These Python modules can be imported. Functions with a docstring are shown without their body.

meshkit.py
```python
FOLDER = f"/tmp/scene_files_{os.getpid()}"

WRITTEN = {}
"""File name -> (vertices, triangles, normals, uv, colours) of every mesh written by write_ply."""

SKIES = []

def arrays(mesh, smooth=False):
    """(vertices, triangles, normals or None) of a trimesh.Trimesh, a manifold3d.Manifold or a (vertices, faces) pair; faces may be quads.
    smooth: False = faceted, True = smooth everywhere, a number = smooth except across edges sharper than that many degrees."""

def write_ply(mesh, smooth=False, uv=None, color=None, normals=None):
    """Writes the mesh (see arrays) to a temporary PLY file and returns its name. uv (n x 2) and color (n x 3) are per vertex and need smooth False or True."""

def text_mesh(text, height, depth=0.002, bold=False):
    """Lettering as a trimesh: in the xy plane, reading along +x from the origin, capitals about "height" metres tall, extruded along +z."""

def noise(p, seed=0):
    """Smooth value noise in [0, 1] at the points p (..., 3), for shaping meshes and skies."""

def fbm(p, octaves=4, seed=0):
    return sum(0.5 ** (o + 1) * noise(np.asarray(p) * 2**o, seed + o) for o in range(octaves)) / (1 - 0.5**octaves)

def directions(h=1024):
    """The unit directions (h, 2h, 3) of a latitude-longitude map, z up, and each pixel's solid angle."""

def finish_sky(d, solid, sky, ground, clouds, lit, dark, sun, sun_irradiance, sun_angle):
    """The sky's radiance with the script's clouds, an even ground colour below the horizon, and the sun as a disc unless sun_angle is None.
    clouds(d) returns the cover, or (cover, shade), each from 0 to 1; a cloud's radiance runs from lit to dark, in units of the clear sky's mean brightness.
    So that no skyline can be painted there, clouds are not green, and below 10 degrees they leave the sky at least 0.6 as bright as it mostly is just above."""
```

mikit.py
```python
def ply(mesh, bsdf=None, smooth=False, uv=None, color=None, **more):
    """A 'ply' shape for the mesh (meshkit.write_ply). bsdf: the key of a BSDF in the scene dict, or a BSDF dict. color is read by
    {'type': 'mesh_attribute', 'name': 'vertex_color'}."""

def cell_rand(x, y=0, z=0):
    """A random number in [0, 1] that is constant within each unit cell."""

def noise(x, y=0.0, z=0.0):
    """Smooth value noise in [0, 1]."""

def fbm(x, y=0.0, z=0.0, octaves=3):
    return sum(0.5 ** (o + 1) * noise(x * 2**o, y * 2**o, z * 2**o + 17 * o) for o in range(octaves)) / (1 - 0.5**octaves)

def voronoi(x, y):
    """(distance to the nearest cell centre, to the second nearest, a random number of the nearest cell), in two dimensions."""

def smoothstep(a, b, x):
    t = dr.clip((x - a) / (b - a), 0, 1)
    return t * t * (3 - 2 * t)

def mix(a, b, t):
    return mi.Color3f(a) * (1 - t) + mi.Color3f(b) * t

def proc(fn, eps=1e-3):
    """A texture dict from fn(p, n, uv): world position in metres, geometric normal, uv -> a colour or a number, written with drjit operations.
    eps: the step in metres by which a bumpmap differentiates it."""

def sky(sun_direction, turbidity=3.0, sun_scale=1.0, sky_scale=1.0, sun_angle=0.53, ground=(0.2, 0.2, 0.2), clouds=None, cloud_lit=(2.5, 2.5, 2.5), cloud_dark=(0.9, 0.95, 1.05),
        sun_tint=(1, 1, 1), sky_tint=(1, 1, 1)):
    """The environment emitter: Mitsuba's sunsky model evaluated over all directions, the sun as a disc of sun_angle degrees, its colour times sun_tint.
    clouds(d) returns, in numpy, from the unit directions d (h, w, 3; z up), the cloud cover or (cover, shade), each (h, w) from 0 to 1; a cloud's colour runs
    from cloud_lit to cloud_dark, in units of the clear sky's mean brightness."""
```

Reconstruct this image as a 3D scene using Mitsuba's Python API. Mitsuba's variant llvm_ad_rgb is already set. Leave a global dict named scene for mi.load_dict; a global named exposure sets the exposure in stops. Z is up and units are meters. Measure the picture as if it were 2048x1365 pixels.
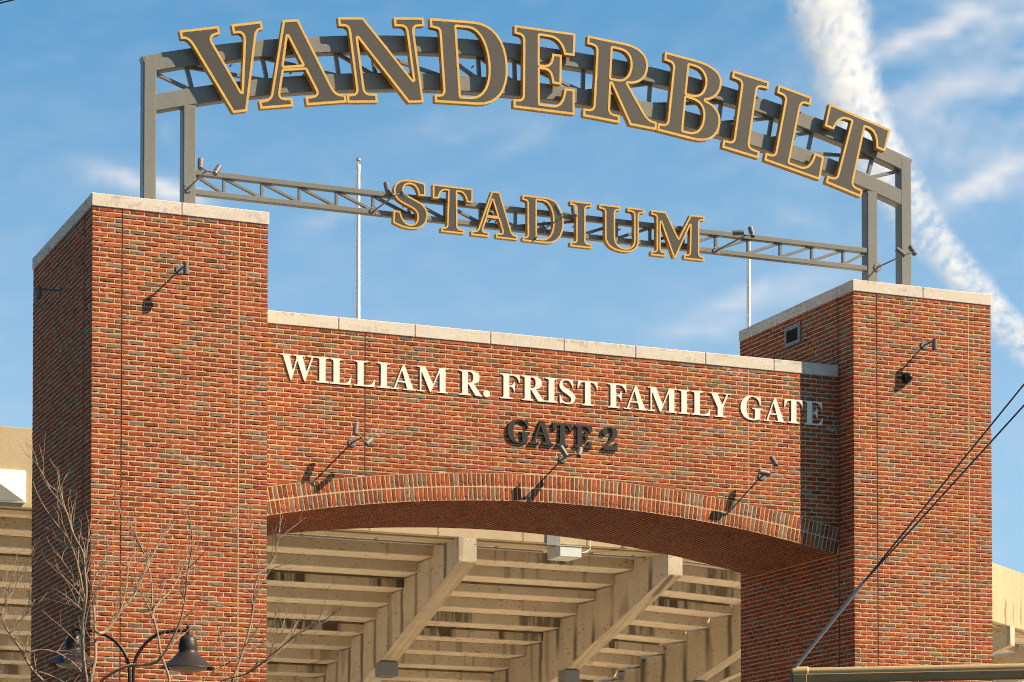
import math
import numpy as np
import trimesh
import shapely
from shapely.geometry import Polygon, Point, box as rect
from shapely.ops import unary_union
import drjit as dr
import mitsuba as mi
import mikit, meshkit
from mikit import noise, fbm, smoothstep, mix, proc

T = mi.ScalarTransform4f
RNG = np.random.default_rng(7)
scene, labels = {}, {}

# ------------------------------------------------------------------ camera, sky, exposure
CAM = np.array([-8.034, -33.621, 1.639])
FOC, PPY = 5166.57, 1684.69                 # focal length and principal row, in pixels of a 2048 x 1365 frame
YAW, PITCH = math.radians(-22.743), math.radians(1.9505)
cyw, syw, cpt, spt = math.cos(YAW), math.sin(YAW), math.cos(PITCH), math.sin(PITCH)
RIGHT = np.array([cyw, syw, 0.0])
FWD = np.array([-syw * cpt, cyw * cpt, spt])
UP = np.array([syw * spt, -cyw * spt, cpt])
scene['camera'] = {'type': 'perspective', 'fov': math.degrees(2 * math.atan(1024 / FOC)), 'fov_axis': 'x', 'near_clip': 0.5, 'far_clip': 20000.0,
                   'principal_point_offset_x': 0.0, 'principal_point_offset_y': -(PPY - 682.5) / 1365,
                   'to_world': T().look_at(origin=CAM.tolist(), target=(CAM + FWD).tolist(), up=UP.tolist())}
exposure = 2.05
SUN = np.array([1.5, -1.0, 1.56])


def clouds(d):
    az = np.degrees(np.arctan2(d[..., 0], d[..., 1]))
    el = np.degrees(np.arcsin(np.clip(d[..., 2], -1, 1)))
    cover = np.zeros(az.shape)
    w1 = meshkit.fbm(np.stack([az * 0.9 + el * 1.1, el * 3.2 - az * 0.9, 0 * az], -1), 4, 3)
    w2 = meshkit.fbm(np.stack([az * 2.1, el * 2.8, 0 * az], -1), 4, 9)
    # thin cirrus: (az, el, half length, half width, tilt in degrees, strength)
    for a, e, hl, hw, t, s in [(32.2, 19.1, 1.5, 0.30, 22, .55), (32.7, 17.85, 2.0, 0.30, 7, .50), (33.6, 19.4, 1.4, 0.55, -10, .45), (33.4, 16.0, 1.15, 0.36, 19, .75),
                               (32.6, 16.4, 1.2, 1.3, 60, .30), (14.4, 16.05, 1.25, 0.26, -14, .60), (15.4, 15.9, .6, .35, 0, .55), (15.07, 17.0, .35, .22, -80, .25), (23.1, 17.2, 1.2, 0.28, 26, .15),
                               (24.0, 17.9, 2.4, 0.35, 7, .14), (28.2, 13.75, 2.2, 0.42, 17, .34), (27.2, 13.2, 1.0, 0.5, 5, .30), (29.1, 15.3, .7, .4, -20, .20), (18.8, 15.5, .8, .15, 10, .18),
                               (21.5, 17.3, 2.0, .5, 10, .10), (28.5, 18.4, 1.5, .5, 20, .12), (40, 22, 9, 3, 25, .4), (5, 14, 5, 1.2, -10, .3), (70, 35, 20, 5, 30, .3), (-60, 30, 20, 4, -20, .3), (150, 30, 16, 4, 10, .3)]:
        c, n = math.cos(math.radians(t)), math.sin(math.radians(t))
        x, y = (az - a) * math.cos(math.radians(e)), el - e
        u, v = (x * c + y * n) / hl, (-x * n + y * c) / hw
        th = meshkit.fbm(np.stack([u * hl * .55 + a, v * hw * 3.2 + .8 * w1, 0 * u + e], -1), 3, 5)
        cover += s * np.exp(-(u * u) ** 1.3 - (v + .9 * (w1 - .5)) ** 2 * 1.2) * np.clip(2.9 * (th - .30), 0, 1.7) * (.5 + 1.0 * w2)
    cover += .05 * np.clip((w1 - .45) * 4, 0, 1)
    low = np.clip((19.5 - el) / 9, 0, 1)
    return np.clip(cover + .24 * low, 0, .95), np.zeros(az.shape)


scene['sky'] = mikit.sky(SUN.tolist(), turbidity=3.0, sun_scale=1.6, sun_tint=(1.02, 1.0, .95), sky_scale=1.0, clouds=clouds, cloud_lit=(2.4, 2.4, 2.45), ground=(.12, .11, .10), sky_tint=(.71, 1.11, 1.13))


# ------------------------------------------------------------------ helpers
def ray(u, v):
    return FWD + RIGHT * ((u - 1024) / FOC) + UP * ((PPY - v) / FOC)


def on_y(u, v, y):
    d = ray(u, v)
    return CAM + d * ((y - CAM[1]) / d[1])


def on_x(u, v, x):
    d = ray(u, v)
    return CAM + d * ((x - CAM[0]) / d[0])


def at(u, v, depth):
    return CAM + ray(u, v) * depth


def key_for(name):
    if name not in scene and name not in labels and not any(k.startswith(name + '__') for k in USED):
        USED.add(name)
        return name
    i = COUNT.get(name, 0)
    while True:
        i += 1
        k = f'{name}_{i:03d}'
        if k not in scene and k not in labels and k not in USED:
            COUNT[name] = i
            USED.add(k)
            return k


USED, COUNT = set(), {}


def thing(name, label, cat, group=None):
    key = key_for(name)
    labels[key] = {'label': label, 'category': cat}
    if group:
        labels[key]['group'] = group
    return key


def put(name, mesh, bsdf, parent=None, smooth=False, uv=None, label=None, kind=None, shape=None, **more):
    key = key_for(f'{parent}__{name}' if parent else name)
    scene[key] = dict(shape) if shape is not None else mikit.ply(mesh, bsdf, smooth=smooth, uv=uv)
    scene[key].update(more)
    if label or kind:
        labels[key] = {}
        if label:
            labels[key]['label'] = label
        if kind:
            labels[key]['kind'] = kind
    return key


def cat(parts):
    vs, fs, n = [], [], 0
    for p in parts:
        v, f = (p.vertices, p.faces) if hasattr(p, 'vertices') else p
        vs.append(np.asarray(v, float))
        fs.append(np.asarray(f, int) + n)
        n += len(v)
    return np.vstack(vs), np.vstack(fs)


def bbox(x0, x1, y0, y1, z0, z1, b=0.0):
    """A box with edges chamfered by b."""
    c = np.array([(x0 + x1) / 2, (y0 + y1) / 2, (z0 + z1) / 2])
    h = np.array([x1 - x0, y1 - y0, z1 - z0]) / 2
    if b <= 0:
        m = trimesh.creation.box(2 * h)
        return m.vertices + c, m.faces
    pts = []
    for s in np.ndindex(2, 2, 2):
        s = np.array(s) * 2 - 1
        for k in range(3):
            q = h - b
            q[k] = h[k]
            pts.append(c + s * q)
    m = trimesh.convex.convex_hull(np.array(pts))
    return m.vertices, m.faces


def frame_of(d):
    d = d / np.linalg.norm(d)
    a = np.array([0, 0, 1.0]) if abs(d[2]) < .9 else np.array([1.0, 0, 0])
    s = np.cross(d, a)
    s /= np.linalg.norm(s)
    return d, s, np.cross(s, d)


def bar(p, q, w, dy, b=0.004):
    """A square bar from p to q in a plane of constant y: w across, dy deep."""
    p, q = np.asarray(p, float), np.asarray(q, float)
    L = np.linalg.norm(q - p)
    v, f = bbox(-w / 2, w / 2, -dy / 2, dy / 2, 0, L, b)
    d = (q - p) / L
    yv = np.array([0, 1.0, 0])
    x = np.cross(yv, d)
    x /= np.linalg.norm(x)
    y = np.cross(d, x)
    return np.asarray(v) @ np.array([x, y, d]) + p, f


def tube(points, radii, n=10, caps=True):
    P = np.asarray(points, float)
    R = np.broadcast_to(np.asarray(radii, float), len(P))
    tang = np.gradient(P, axis=0)
    d, s, t = frame_of(tang[0])
    V, F = [], []
    for i in range(len(P)):
        d = tang[i] / np.linalg.norm(tang[i])
        s = s - d * (s @ d)
        s /= np.linalg.norm(s)
        t = np.cross(d, s)
        a = np.arange(n) * 2 * math.pi / n
        V.append(P[i] + R[i] * (np.cos(a)[:, None] * s + np.sin(a)[:, None] * t))
    V = np.vstack(V)
    for i in range(len(P) - 1):
        for k in range(n):
            k2 = (k + 1) % n
            F += [[i * n + k, i * n + k2, (i + 1) * n + k2], [i * n + k, (i + 1) * n + k2, (i + 1) * n + k]]
    if caps:
        m = len(V)
        V = np.vstack([V, P[0], P[-1]])
        for k in range(n):
            k2 = (k + 1) % n
            F += [[m, k2, k], [m + 1, (len(P) - 1) * n + k, (len(P) - 1) * n + k2]]
    return V, np.array(F)


def cyl(p, q, r, n=16, bev=0.0):
    p, q = np.asarray(p, float), np.asarray(q, float)
    d = (q - p) / np.linalg.norm(q - p)
    if bev:
        return tube_profile(p, d, [(0, r - bev), (bev, r), (np.linalg.norm(q - p) - bev, r), (np.linalg.norm(q - p), r - bev)], n)
    return tube_profile(p, d, [(0, r), (np.linalg.norm(q - p), r)], n)


def tube_profile(o, d, prof, n=20):
    """A lathe about the axis o + t d from (t, r) rows, closed by flat ends."""
    o = np.asarray(o, float)
    d, s, t = frame_of(np.asarray(d, float))
    a = np.arange(n) * 2 * math.pi / n
    ring = np.cos(a)[:, None] * s + np.sin(a)[:, None] * t
    V = [o + d * h + r * ring for h, r in prof]
    F = []
    for i in range(len(prof) - 1):
        for k in range(n):
            k2 = (k + 1) % n
            F += [[i * n + k, i * n + k2, (i + 1) * n + k2], [i * n + k, (i + 1) * n + k2, (i + 1) * n + k]]
    m = len(prof) * n
    V += [[o + d * prof[0][0]], [o + d * prof[-1][0]]]
    for k in range(n):
        k2 = (k + 1) % n
        F += [[m, k2, k], [m + 1, m - n + k, m - n + k2]]
    v, f = np.vstack(V), np.array(F)
    # the frame (d, s, t) may be left-handed: make faces point outwards
    if np.dot(np.cross(s, t), d) < 0:
        f = f[:, ::-1]
    return v, f


def extrude_xz(poly, y0, y1):
    """A shapely polygon in (x, z), made solid between y0 (front, towards the street) and y1."""
    out = []
    for g in getattr(poly, 'geoms', [poly]):
        if g.is_empty or g.area < 1e-7:
            continue
        m = trimesh.creation.extrude_polygon(g, y1 - y0, engine='earcut')
        v = m.vertices
        out.append((np.stack([v[:, 0], y1 - v[:, 2], v[:, 1]], 1), m.faces))
    return cat(out)


def arc_bar(cx, cz, r0, r1, y0, y1, a0, a1, n=48, b=0.012):
    """A rolled square tube: between radii r0 and r1 about (cx, cz), angles from the vertical."""
    prof = [(r0 + b, y0), (r1 - b, y0), (r1, y0 + b), (r1, y1 - b), (r1 - b, y1), (r0 + b, y1), (r0, y1 - b), (r0, y0 + b)]
    V, F, m = [], [], len(prof)
    for a in np.linspace(a0, a1, n):
        for r, y in prof:
            V.append([cx + r * math.sin(a), y, cz + r * math.cos(a)])
    for i in range(n - 1):
        for k in range(m):
            k2 = (k + 1) % m
            F += [[i * m + k, (i + 1) * m + k, (i + 1) * m + k2], [i * m + k, (i + 1) * m + k2, i * m + k2]]
    for k in range(1, m - 1):
        F += [[0, k, k + 1], [(n - 1) * m, (n - 1) * m + k + 1, (n - 1) * m + k]]
    return np.array(V), np.array(F)[:, ::-1]


# ------------------------------------------------------------------ materials
def bsdf(name, fn_or_rgb, rough=.7, spec=.3, metallic=0.0, **more):
    c = {'type': 'rgb', 'value': list(fn_or_rgb)} if isinstance(fn_or_rgb, (tuple, list)) else proc(fn_or_rgb)
    scene[name] = {'type': 'twosided', 'bsdf': {'type': 'principled', 'base_color': c, 'roughness': rough, 'specular': spec, 'metallic': metallic, **more}}
    return name


def clay(p, n, uv):
    """Fired clay: uv.x is the brick's own tone, uv.y its own variation; the rest is grain, kiln flashing and fine pits."""
    t, k = uv.x, uv.y
    red = mix((.215, .048, .021), (.340, .080, .033), k)
    dark = mix((.140, .078, .050), (.215, .134, .092), k)
    mid = mix((.155, .042, .020), (.220, .068, .034), k)
    c = dr.select(t < .70, red, dr.select(t < .84, mid, dark))
    g = fbm(p.x * 55 + k * 40, p.y * 55, p.z * 90)
    blotch = smoothstep(.60, .75, fbm(p.x * 16 + k * 90, p.y * 16 + 3, p.z * 24))
    c = c * (.70 + .60 * g)
    c = mi.Color3f(c) * (1 - .42 * blotch)
    white = smoothstep(.80, .90, fbm(p.x * 1.9 + 11, p.y * 1.9 + 4, p.z * 2.6)) * smoothstep(.45, .65, fbm(p.x * 30, p.y * 30, p.z * 30))
    return mix(c, (.55, .45, .38), white * .55)


def mortar(p, n, uv):
    g = fbm(p.x * 40, p.y * 40, p.z * 40)
    b = fbm(p.x * 1.3, p.y * 1.3, p.z * 1.3)
    return mix((.43, .30, .165), (.58, .425, .25), g) * (.85 + .3 * b)


def limestone(p, n, uv):
    b = fbm(p.x * 2.2, p.y * 2.2, p.z * 6)
    g = fbm(p.x * 12, p.y * 12, p.z * 22)
    c = mix((.50, .435, .36), (.64, .575, .49), .55 * b + .45 * g)
    grime = smoothstep(.50, .74, fbm(p.x * 3.1 + 5, p.y * 3.1, p.z * 9)) * smoothstep(.35, .6, noise(p.x * 28, p.y * 28, p.z * 10))
    return mix(c, (.20, .16, .12), grime * .30)


def concrete(p, n, uv):
    b = fbm(p.x * .8, p.y * .8, p.z * 1.4)
    g = fbm(p.x * 14, p.y * 14, p.z * 14)
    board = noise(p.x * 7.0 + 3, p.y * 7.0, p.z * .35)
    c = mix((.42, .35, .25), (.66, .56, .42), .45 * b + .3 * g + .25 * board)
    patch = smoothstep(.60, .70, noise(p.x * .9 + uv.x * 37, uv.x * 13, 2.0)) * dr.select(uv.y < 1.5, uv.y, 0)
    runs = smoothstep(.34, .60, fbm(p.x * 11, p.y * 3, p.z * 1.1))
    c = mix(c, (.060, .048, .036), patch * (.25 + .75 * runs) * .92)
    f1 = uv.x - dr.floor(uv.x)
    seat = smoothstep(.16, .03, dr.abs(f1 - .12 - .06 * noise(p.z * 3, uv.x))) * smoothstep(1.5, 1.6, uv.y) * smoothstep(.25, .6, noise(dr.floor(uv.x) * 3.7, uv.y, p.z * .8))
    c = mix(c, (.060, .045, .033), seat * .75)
    thin = smoothstep(.74, .84, noise(p.x * 9 + 31, p.y * 4, p.z * .5)) * .4
    pits = smoothstep(.80, .86, noise(p.x * 17, p.y * 17, p.z * 17)) * .5
    return mix(c, (.15, .115, .08), dr.maximum(thin, pits))


def fascia_concrete(p, n, uv):
    b = fbm(p.x * .9, p.y * .9, p.z * 1.1)
    g = fbm(p.x * 22, p.y * 22, p.z * 22)
    s = p.x * .77 + p.y * .64
    board = noise(s * 6.0, 2.0, p.z * .25)
    c = mix((.33, .255, .155), (.48, .385, .255), .4 * b + .3 * g + .3 * board)
    crack = smoothstep(.86, .93, noise(s * 3.4 + .25 * noise(p.z * 4), 5.0, p.z * .6))
    spot = smoothstep(.86, .92, fbm(s * 3.1, 1.0, p.z * 3.7))
    return mix(c, (.10, .075, .05), dr.maximum(crack * .6, spot * .8))


def steel_paint(p, n, uv):
    g = fbm(p.x * 3, p.y * 3, p.z * 3)
    s = noise(p.x * 60, p.y * 60, p.z * 2)
    return mix((.140, .138, .123), (.180, .177, .158), .6 * g + .4 * s)


def face_paint(p, n, uv):
    g = fbm(p.x * 2.5, p.y * 2.5, p.z * 2.5)
    return mix((.041, .037, .033), (.050, .045, .041), g)


def gold_paint(p, n, uv):
    g = fbm(p.x * 8, p.y * 8, p.z * 8)
    return mix((.49, .275, .050), (.60, .36, .072), g)


def bark(p, n, uv):
    g = fbm(p.x * 40, p.y * 40, p.z * 16)
    return mix((.16, .11, .07), (.42, .31, .215), g)


def paving(p, n, uv):
    g = fbm(p.x * .4, p.y * .4)
    f = fbm(p.x * 9, p.y * 9)
    return mix((.44, .40, .34), (.58, .54, .47), .5 * g + .5 * f)


def wood_form(p, n, uv):
    """Board-marked concrete of the raking beams' undersides."""
    s = noise(p.x * 26, p.y * .8, 1.0)
    g = fbm(p.x * 5, p.y * 5, p.z * 5)
    c = mix((.30, .235, .155), (.56, .455, .315), .6 * s + .4 * g)
    st = smoothstep(.62, .80, fbm(p.x * 4.2 + 9, p.y * .9, p.z * .9))
    return mix(c, (.12, .09, .06), st * .75)


def shaded_tan_rust(p, n, uv):  # the arm's tan with its face's shade put into the browns, plus rust patches
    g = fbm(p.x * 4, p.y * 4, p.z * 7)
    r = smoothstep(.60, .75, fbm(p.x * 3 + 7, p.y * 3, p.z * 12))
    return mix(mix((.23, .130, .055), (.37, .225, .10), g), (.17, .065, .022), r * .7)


bsdf('clay_brick', clay, .85, .15)
bsdf('mortar_joint', mortar, .9, .1)
bsdf('limestone_block', limestone, .85, .15)
bsdf('stained_concrete', concrete, .9, .1)
bsdf('board_concrete', fascia_concrete, .9, .1)
bsdf('beam_concrete', wood_form, .9, .1)
bsdf('grey_steel', steel_paint, .38, .4)
bsdf('letter_panel', face_paint, .55, .3)
bsdf('gold_trim', gold_paint, .42, .4)
bsdf('gold_return', (.36, .20, .042), .5, .3)
bsdf('white_metal', (.70, .665, .60), .5, .3)
bsdf('black_metal', (.012, .013, .015), .5, .35)
bsdf('lamp_grey', (.135, .130, .128), .45, .4)
bsdf('sealant_dark', (.030, .022, .018), .8, .1)
bsdf('sealant_tan', (.52, .36, .20), .8, .1)
bsdf('pole_white', (.78, .76, .74), .3, .5)
bsdf('gold_ball', (.80, .68, .45), .25, .5, .9)
bsdf('bark_skin', bark, .85, .15)
bsdf('concrete_paving', paving, .9, .1)
bsdf('needle_leaf', (.035, .055, .022), .8, .2)
bsdf('asphalt', (.055, .052, .050), .9, .1)
bsdf('bronze_paint', (.030, .022, .020), .45, .35)
bsdf('frosted_lens', (.62, .56, .44), .3, .5)
bsdf('pale_box', (.50, .53, .50), .5, .3)
bsdf('galvanized_pipe', (.42, .42, .40), .4, .4, .5)
bsdf('white_panel', (.66, .635, .59), .45, .3)
bsdf('shaded_tan_paint', shaded_tan_rust, .6, .25)  # darker copy of the arm's tan: shade painted into the colour
bsdf('cable_black', (.075, .068, .068), .6, .3)
bsdf('sunlit_tan_paint', (.50, .335, .155), .5, .3)  # lighter copy of the same tan: the pipe's sunlight painted into the colour
bsdf('cable_steel', (.34, .30, .265), .5, .3)
bsdf('purple_cloth', (.030, .012, .060), .8, .1)
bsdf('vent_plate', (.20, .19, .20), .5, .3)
bsdf('vent_dark', (.012, .012, .014), .7, .2)
bsdf('bolt_zinc', (.62, .62, .60), .35, .5, .6)
bsdf('grey_cap_paint', (.22, .205, .185), .7, .2)

# ------------------------------------------------------------------ setting: ground
g = 400.0
put('road', (np.array([[-g, -g, 0], [g, -g, 0], [g, g, 0], [-g, g, 0.0]]), np.array([[0, 1, 2], [0, 2, 3]])), 'asphalt', kind='structure')
labels['road'].update(label='dark asphalt street in front of the gate', category='road')
put('pavement', (np.array([[-60, 8.5, .12], [60, 8.5, .12], [60, 45, .12], [-60, 45, .12], [-60, 8.5, 0], [60, 8.5, 0], [60, 45, 0], [-60, 45, 0.0]]), np.array([[0, 1, 2], [0, 2, 3], [4, 5, 1], [4, 1, 0]])), 'concrete_paving', kind='structure')
labels['pavement'].update(label='pale concrete concourse between the gate and the stadium', category='pavement')

# ------------------------------------------------------------------ bricks
CO, BL, JT = 0.0677, 0.2032, 0.0108          # course height, brick module, joint
ZC = 11.28                                   # underside of the tower copings
W, D, S, DY, YW = 2.438, 3.658, 11.681, 0.082, 0.53
DEEP = 108                                   # courses built brick by brick from the coping down
AX, AZ, RI = 7.06, 7.828 - 22.0, 22.0        # the arch: centre and inner radius
RE = RI + 0.400


def brick(lu, lz, rng, rough=1.0):
    """One rough-faced brick in its own frame: u to the right, v up, w out of the wall; (0, 0) its lower left corner."""
    us = np.array([0, lu * rng.uniform(.25, .42), lu * rng.uniform(.58, .75), lu])
    vs = [0, lz * rng.uniform(.18, .34), lz * rng.uniform(.55, .75), lz]
    V = np.zeros((4, 4, 3))
    for j in range(4):
        for i in range(4):
            V[j, i] = us[i], vs[j], 0
    V[0, :, 1] += rng.uniform(-.002, .0075, 4) * rough
    V[3, :, 1] -= rng.uniform(-.001, .004, 4) * rough
    V[:, 0, 0] += rng.uniform(-.001, .004, 4) * rough
    V[:, 3, 0] -= rng.uniform(-.001, .004, 4) * rough
    V[0, :, 2] = rng.uniform(-.006, .001, 4) * rough
    V[1, :, 2] = rng.uniform(.001, .009, 4) * rough
    V[2, :, 2] = rng.uniform(.000, .005, 4) * rough
    V[3, :, 2] = rng.uniform(-.002, .001, 4) * rough
    V[1:3, 0, 2] -= .003 * rough
    V[1:3, 3, 2] -= .003 * rough
    v = V.reshape(-1, 3)
    loop = [0, 1, 2, 3, 7, 11, 15, 14, 13, 12, 8, 4]
    back = v[loop].copy()
    back[:, 2] = -.018
    f = []
    for j in range(3):
        for i in range(3):
            a = j * 4 + i
            f += [[a, a + 1, a + 5], [a, a + 5, a + 4]]
    for k in range(12):
        k2 = (k + 1) % 12
        f += [[loop[k2], loop[k], 16 + k], [loop[k2], 16 + k, 16 + k2]]
    return np.vstack([v, back]), np.array(f)


def variants(lu, lz, n, rng):
    out = []
    for _ in range(n):
        v, f = brick(lu, lz, rng)
        out.append(((v, f), np.tile(rng.uniform(0, 1, 2), (len(v), 1))))
    return out


VR = np.random.default_rng(21)
SHAPES = {}


def shared(lu, lz, axes, count=22):
    """Dicts of alike bricks (own tone and roughness each) for one wall direction."""
    k = (round(lu, 4), round(lz, 4), axes)
    if k not in SHAPES:
        M = np.array(AXES[axes])
        SHAPES[k] = [mikit.ply((v @ M, f), 'clay_brick', uv=uv) for (v, f), uv in variants(lu, lz, count, VR)]
    return SHAPES[k]


AXES = {'front': [[1, 0, 0], [0, 0, 1], [0, -1, 0]], 'left': [[0, -1, 0], [0, 0, 1], [-1, 0, 0]]}


def runs(u0, u1, course):
    """The bricks of one course between two control joints: half bond."""
    n = int(round((u1 - u0) / BL))
    m = (u1 - u0) / n
    cuts = [u0 + m * k for k in range(n + 1)] if course % 2 else [u0] + [u0 + m * (k + .5) for k in range(n)] + [u1]
    return list(zip(cuts[:-1], cuts[1:]))


def brick_face(owner, origin, axes, segs, ztop, courses, individually, rng, clip=None, tags='brick'):
    """Lays a face of bricks: the first `individually` full bricks as parts, all the rest as one part."""
    M, O = np.array(AXES[axes], float), np.asarray(origin, float)
    V, F, U, n, made = [], [], [], 0, 0
    for c in range(courses):
        z0 = ztop - (c + 1) * CO + JT / 2
        lz = CO - JT
        for a, b in segs:
            for x0, x1 in runs(a, b, c):
                j0 = JT / 2 if x0 > segs[0][0] + .01 else 0.0
                j1 = JT / 2 if x1 < segs[-1][1] - .01 else 0.0
                u0, lu = x0 + j0, x1 - x0 - j0 - j1
                where = O + u0 * M[0] + z0 * M[1]
                if clip is not None:
                    r = rect(where[0], z0, where[0] + lu, z0 + lz)
                    if clip.intersects(r):
                        r = r.difference(clip)
                        if r.is_empty or r.area < 4e-4:
                            continue
                        v, f = extrude_xz(r, O[1] - .002, O[1] + .018)
                        V.append(v); F.append(f + n); n += len(v)
                        U.append(np.tile(rng.uniform(0, 1, 2), (len(v), 1)))
                        continue
                if made < individually:
                    d = shared(lu, lz, axes)[rng.integers(22)]
                    put(tags, None, None, owner, shape=d, to_world=T().translate(where.tolist()))
                    made += 1
                else:
                    v, f = brick(lu, lz, rng)
                    V.append(v @ M + where); F.append(f + n); n += len(v)
                    U.append(np.tile(rng.uniform(0, 1, 2), (len(v), 1)))
    return V, F, U


def stuff_bricks(owner, sets, name='brick_courses'):
    V, F, U, n = [], [], [], 0
    for vs, fs, us in sets:
        for v, f, u in zip(vs, fs, us):
            f = f - f.min() + n
            V.append(v); F.append(f); U.append(u); n += len(v)
    put(name, (np.vstack(V), np.vstack(F)), 'clay_brick', owner, uv=np.vstack(U), kind='stuff')


def coping(owner, x0, x1, y0, y1, z0, z1, xs, ys_left, name='coping_stone'):
    """Stone coping round a tower top: front row split at xs, left row split at ys_left, plain right and back rows."""
    t, gp = .34, .004
    fx = [x0] + xs + [x1]
    for a, b in zip(fx[:-1], fx[1:]):
        put(name, bbox(a + (gp if a > x0 else 0), b - (gp if b < x1 else 0), y0, y0 + t, z0, z1, .008), 'limestone_block', owner)
    fy = [y0 + t] + ys_left + [y1]
    for a, b in zip(fy[:-1], fy[1:]):
        put(name, bbox(x0, x0 + t, a + gp, b - (gp if b < y1 else 0), z0, z1, .008), 'limestone_block', owner)
    put(name, bbox(x1 - t, x1, y0 + t + gp, y1, z0, z1, .008), 'limestone_block', owner)
    put(name, bbox(x0 + t + gp, x1 - t - gp, y1 - t, y1, z0, z1, .008), 'limestone_block', owner)


# ------------------------------------------------------------------ the two brick towers
def tower(X, Y, label, joints_front, joints_left, split_left, split_front, name='brick_tower'):
    t = thing(name, label, 'tower')
    rng = np.random.default_rng(int(X * 10) + 5)
    put('mortar_core', bbox(X + .003, X + W - .003, Y + .003, Y + D - .003, 0, ZC - .002), 'mortar_joint', t)
    put('roof_slab', bbox(X + .3, X + W - .3, Y + .3, Y + D - .3, ZC, ZC + .10), 'limestone_block', t)
    segs = [(0, 2 * BL - .0), (2 * BL, W - 2 * BL), (W - 2 * BL, W)]
    a = brick_face(t, (X, Y, 0), 'front', segs, ZC, DEEP, 300, rng)
    lsegs = [(0, D - 2 * BL - .05), (D - 2 * BL - .05, D)]
    b = brick_face(t, (X, Y + D, 0), 'left', lsegs, ZC, DEEP, 0, rng)
    stuff_bricks(t, [a, b])
    low = ZC - DEEP * CO
    put('brick_base', bbox(X - .001, X + W + .001, Y - .001, Y + D + .001, 0, low), 'clay_brick', t)
    put('control_joint', bbox(X + 2 * BL - .008, X + 2 * BL + .006, Y - .001, Y + .02, low, ZC), 'sealant_dark', t)
    put('control_joint', bbox(X + W - 2 * BL - .007, X + W - 2 * BL + .007, Y - .001, Y + .02, low, ZC), 'sealant_tan', t, label='tan control joint near the right corner')
    yj = Y + 2 * BL + .05
    put('control_joint', bbox(X - .001, X + .02, yj - .008, yj + .008, low, ZC), 'sealant_dark', t)
    o = .0142
    coping(t, X - o, X + W + o, Y - o, Y + D + o, ZC, ZC + .1766, split_front, split_left)
    return t


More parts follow.
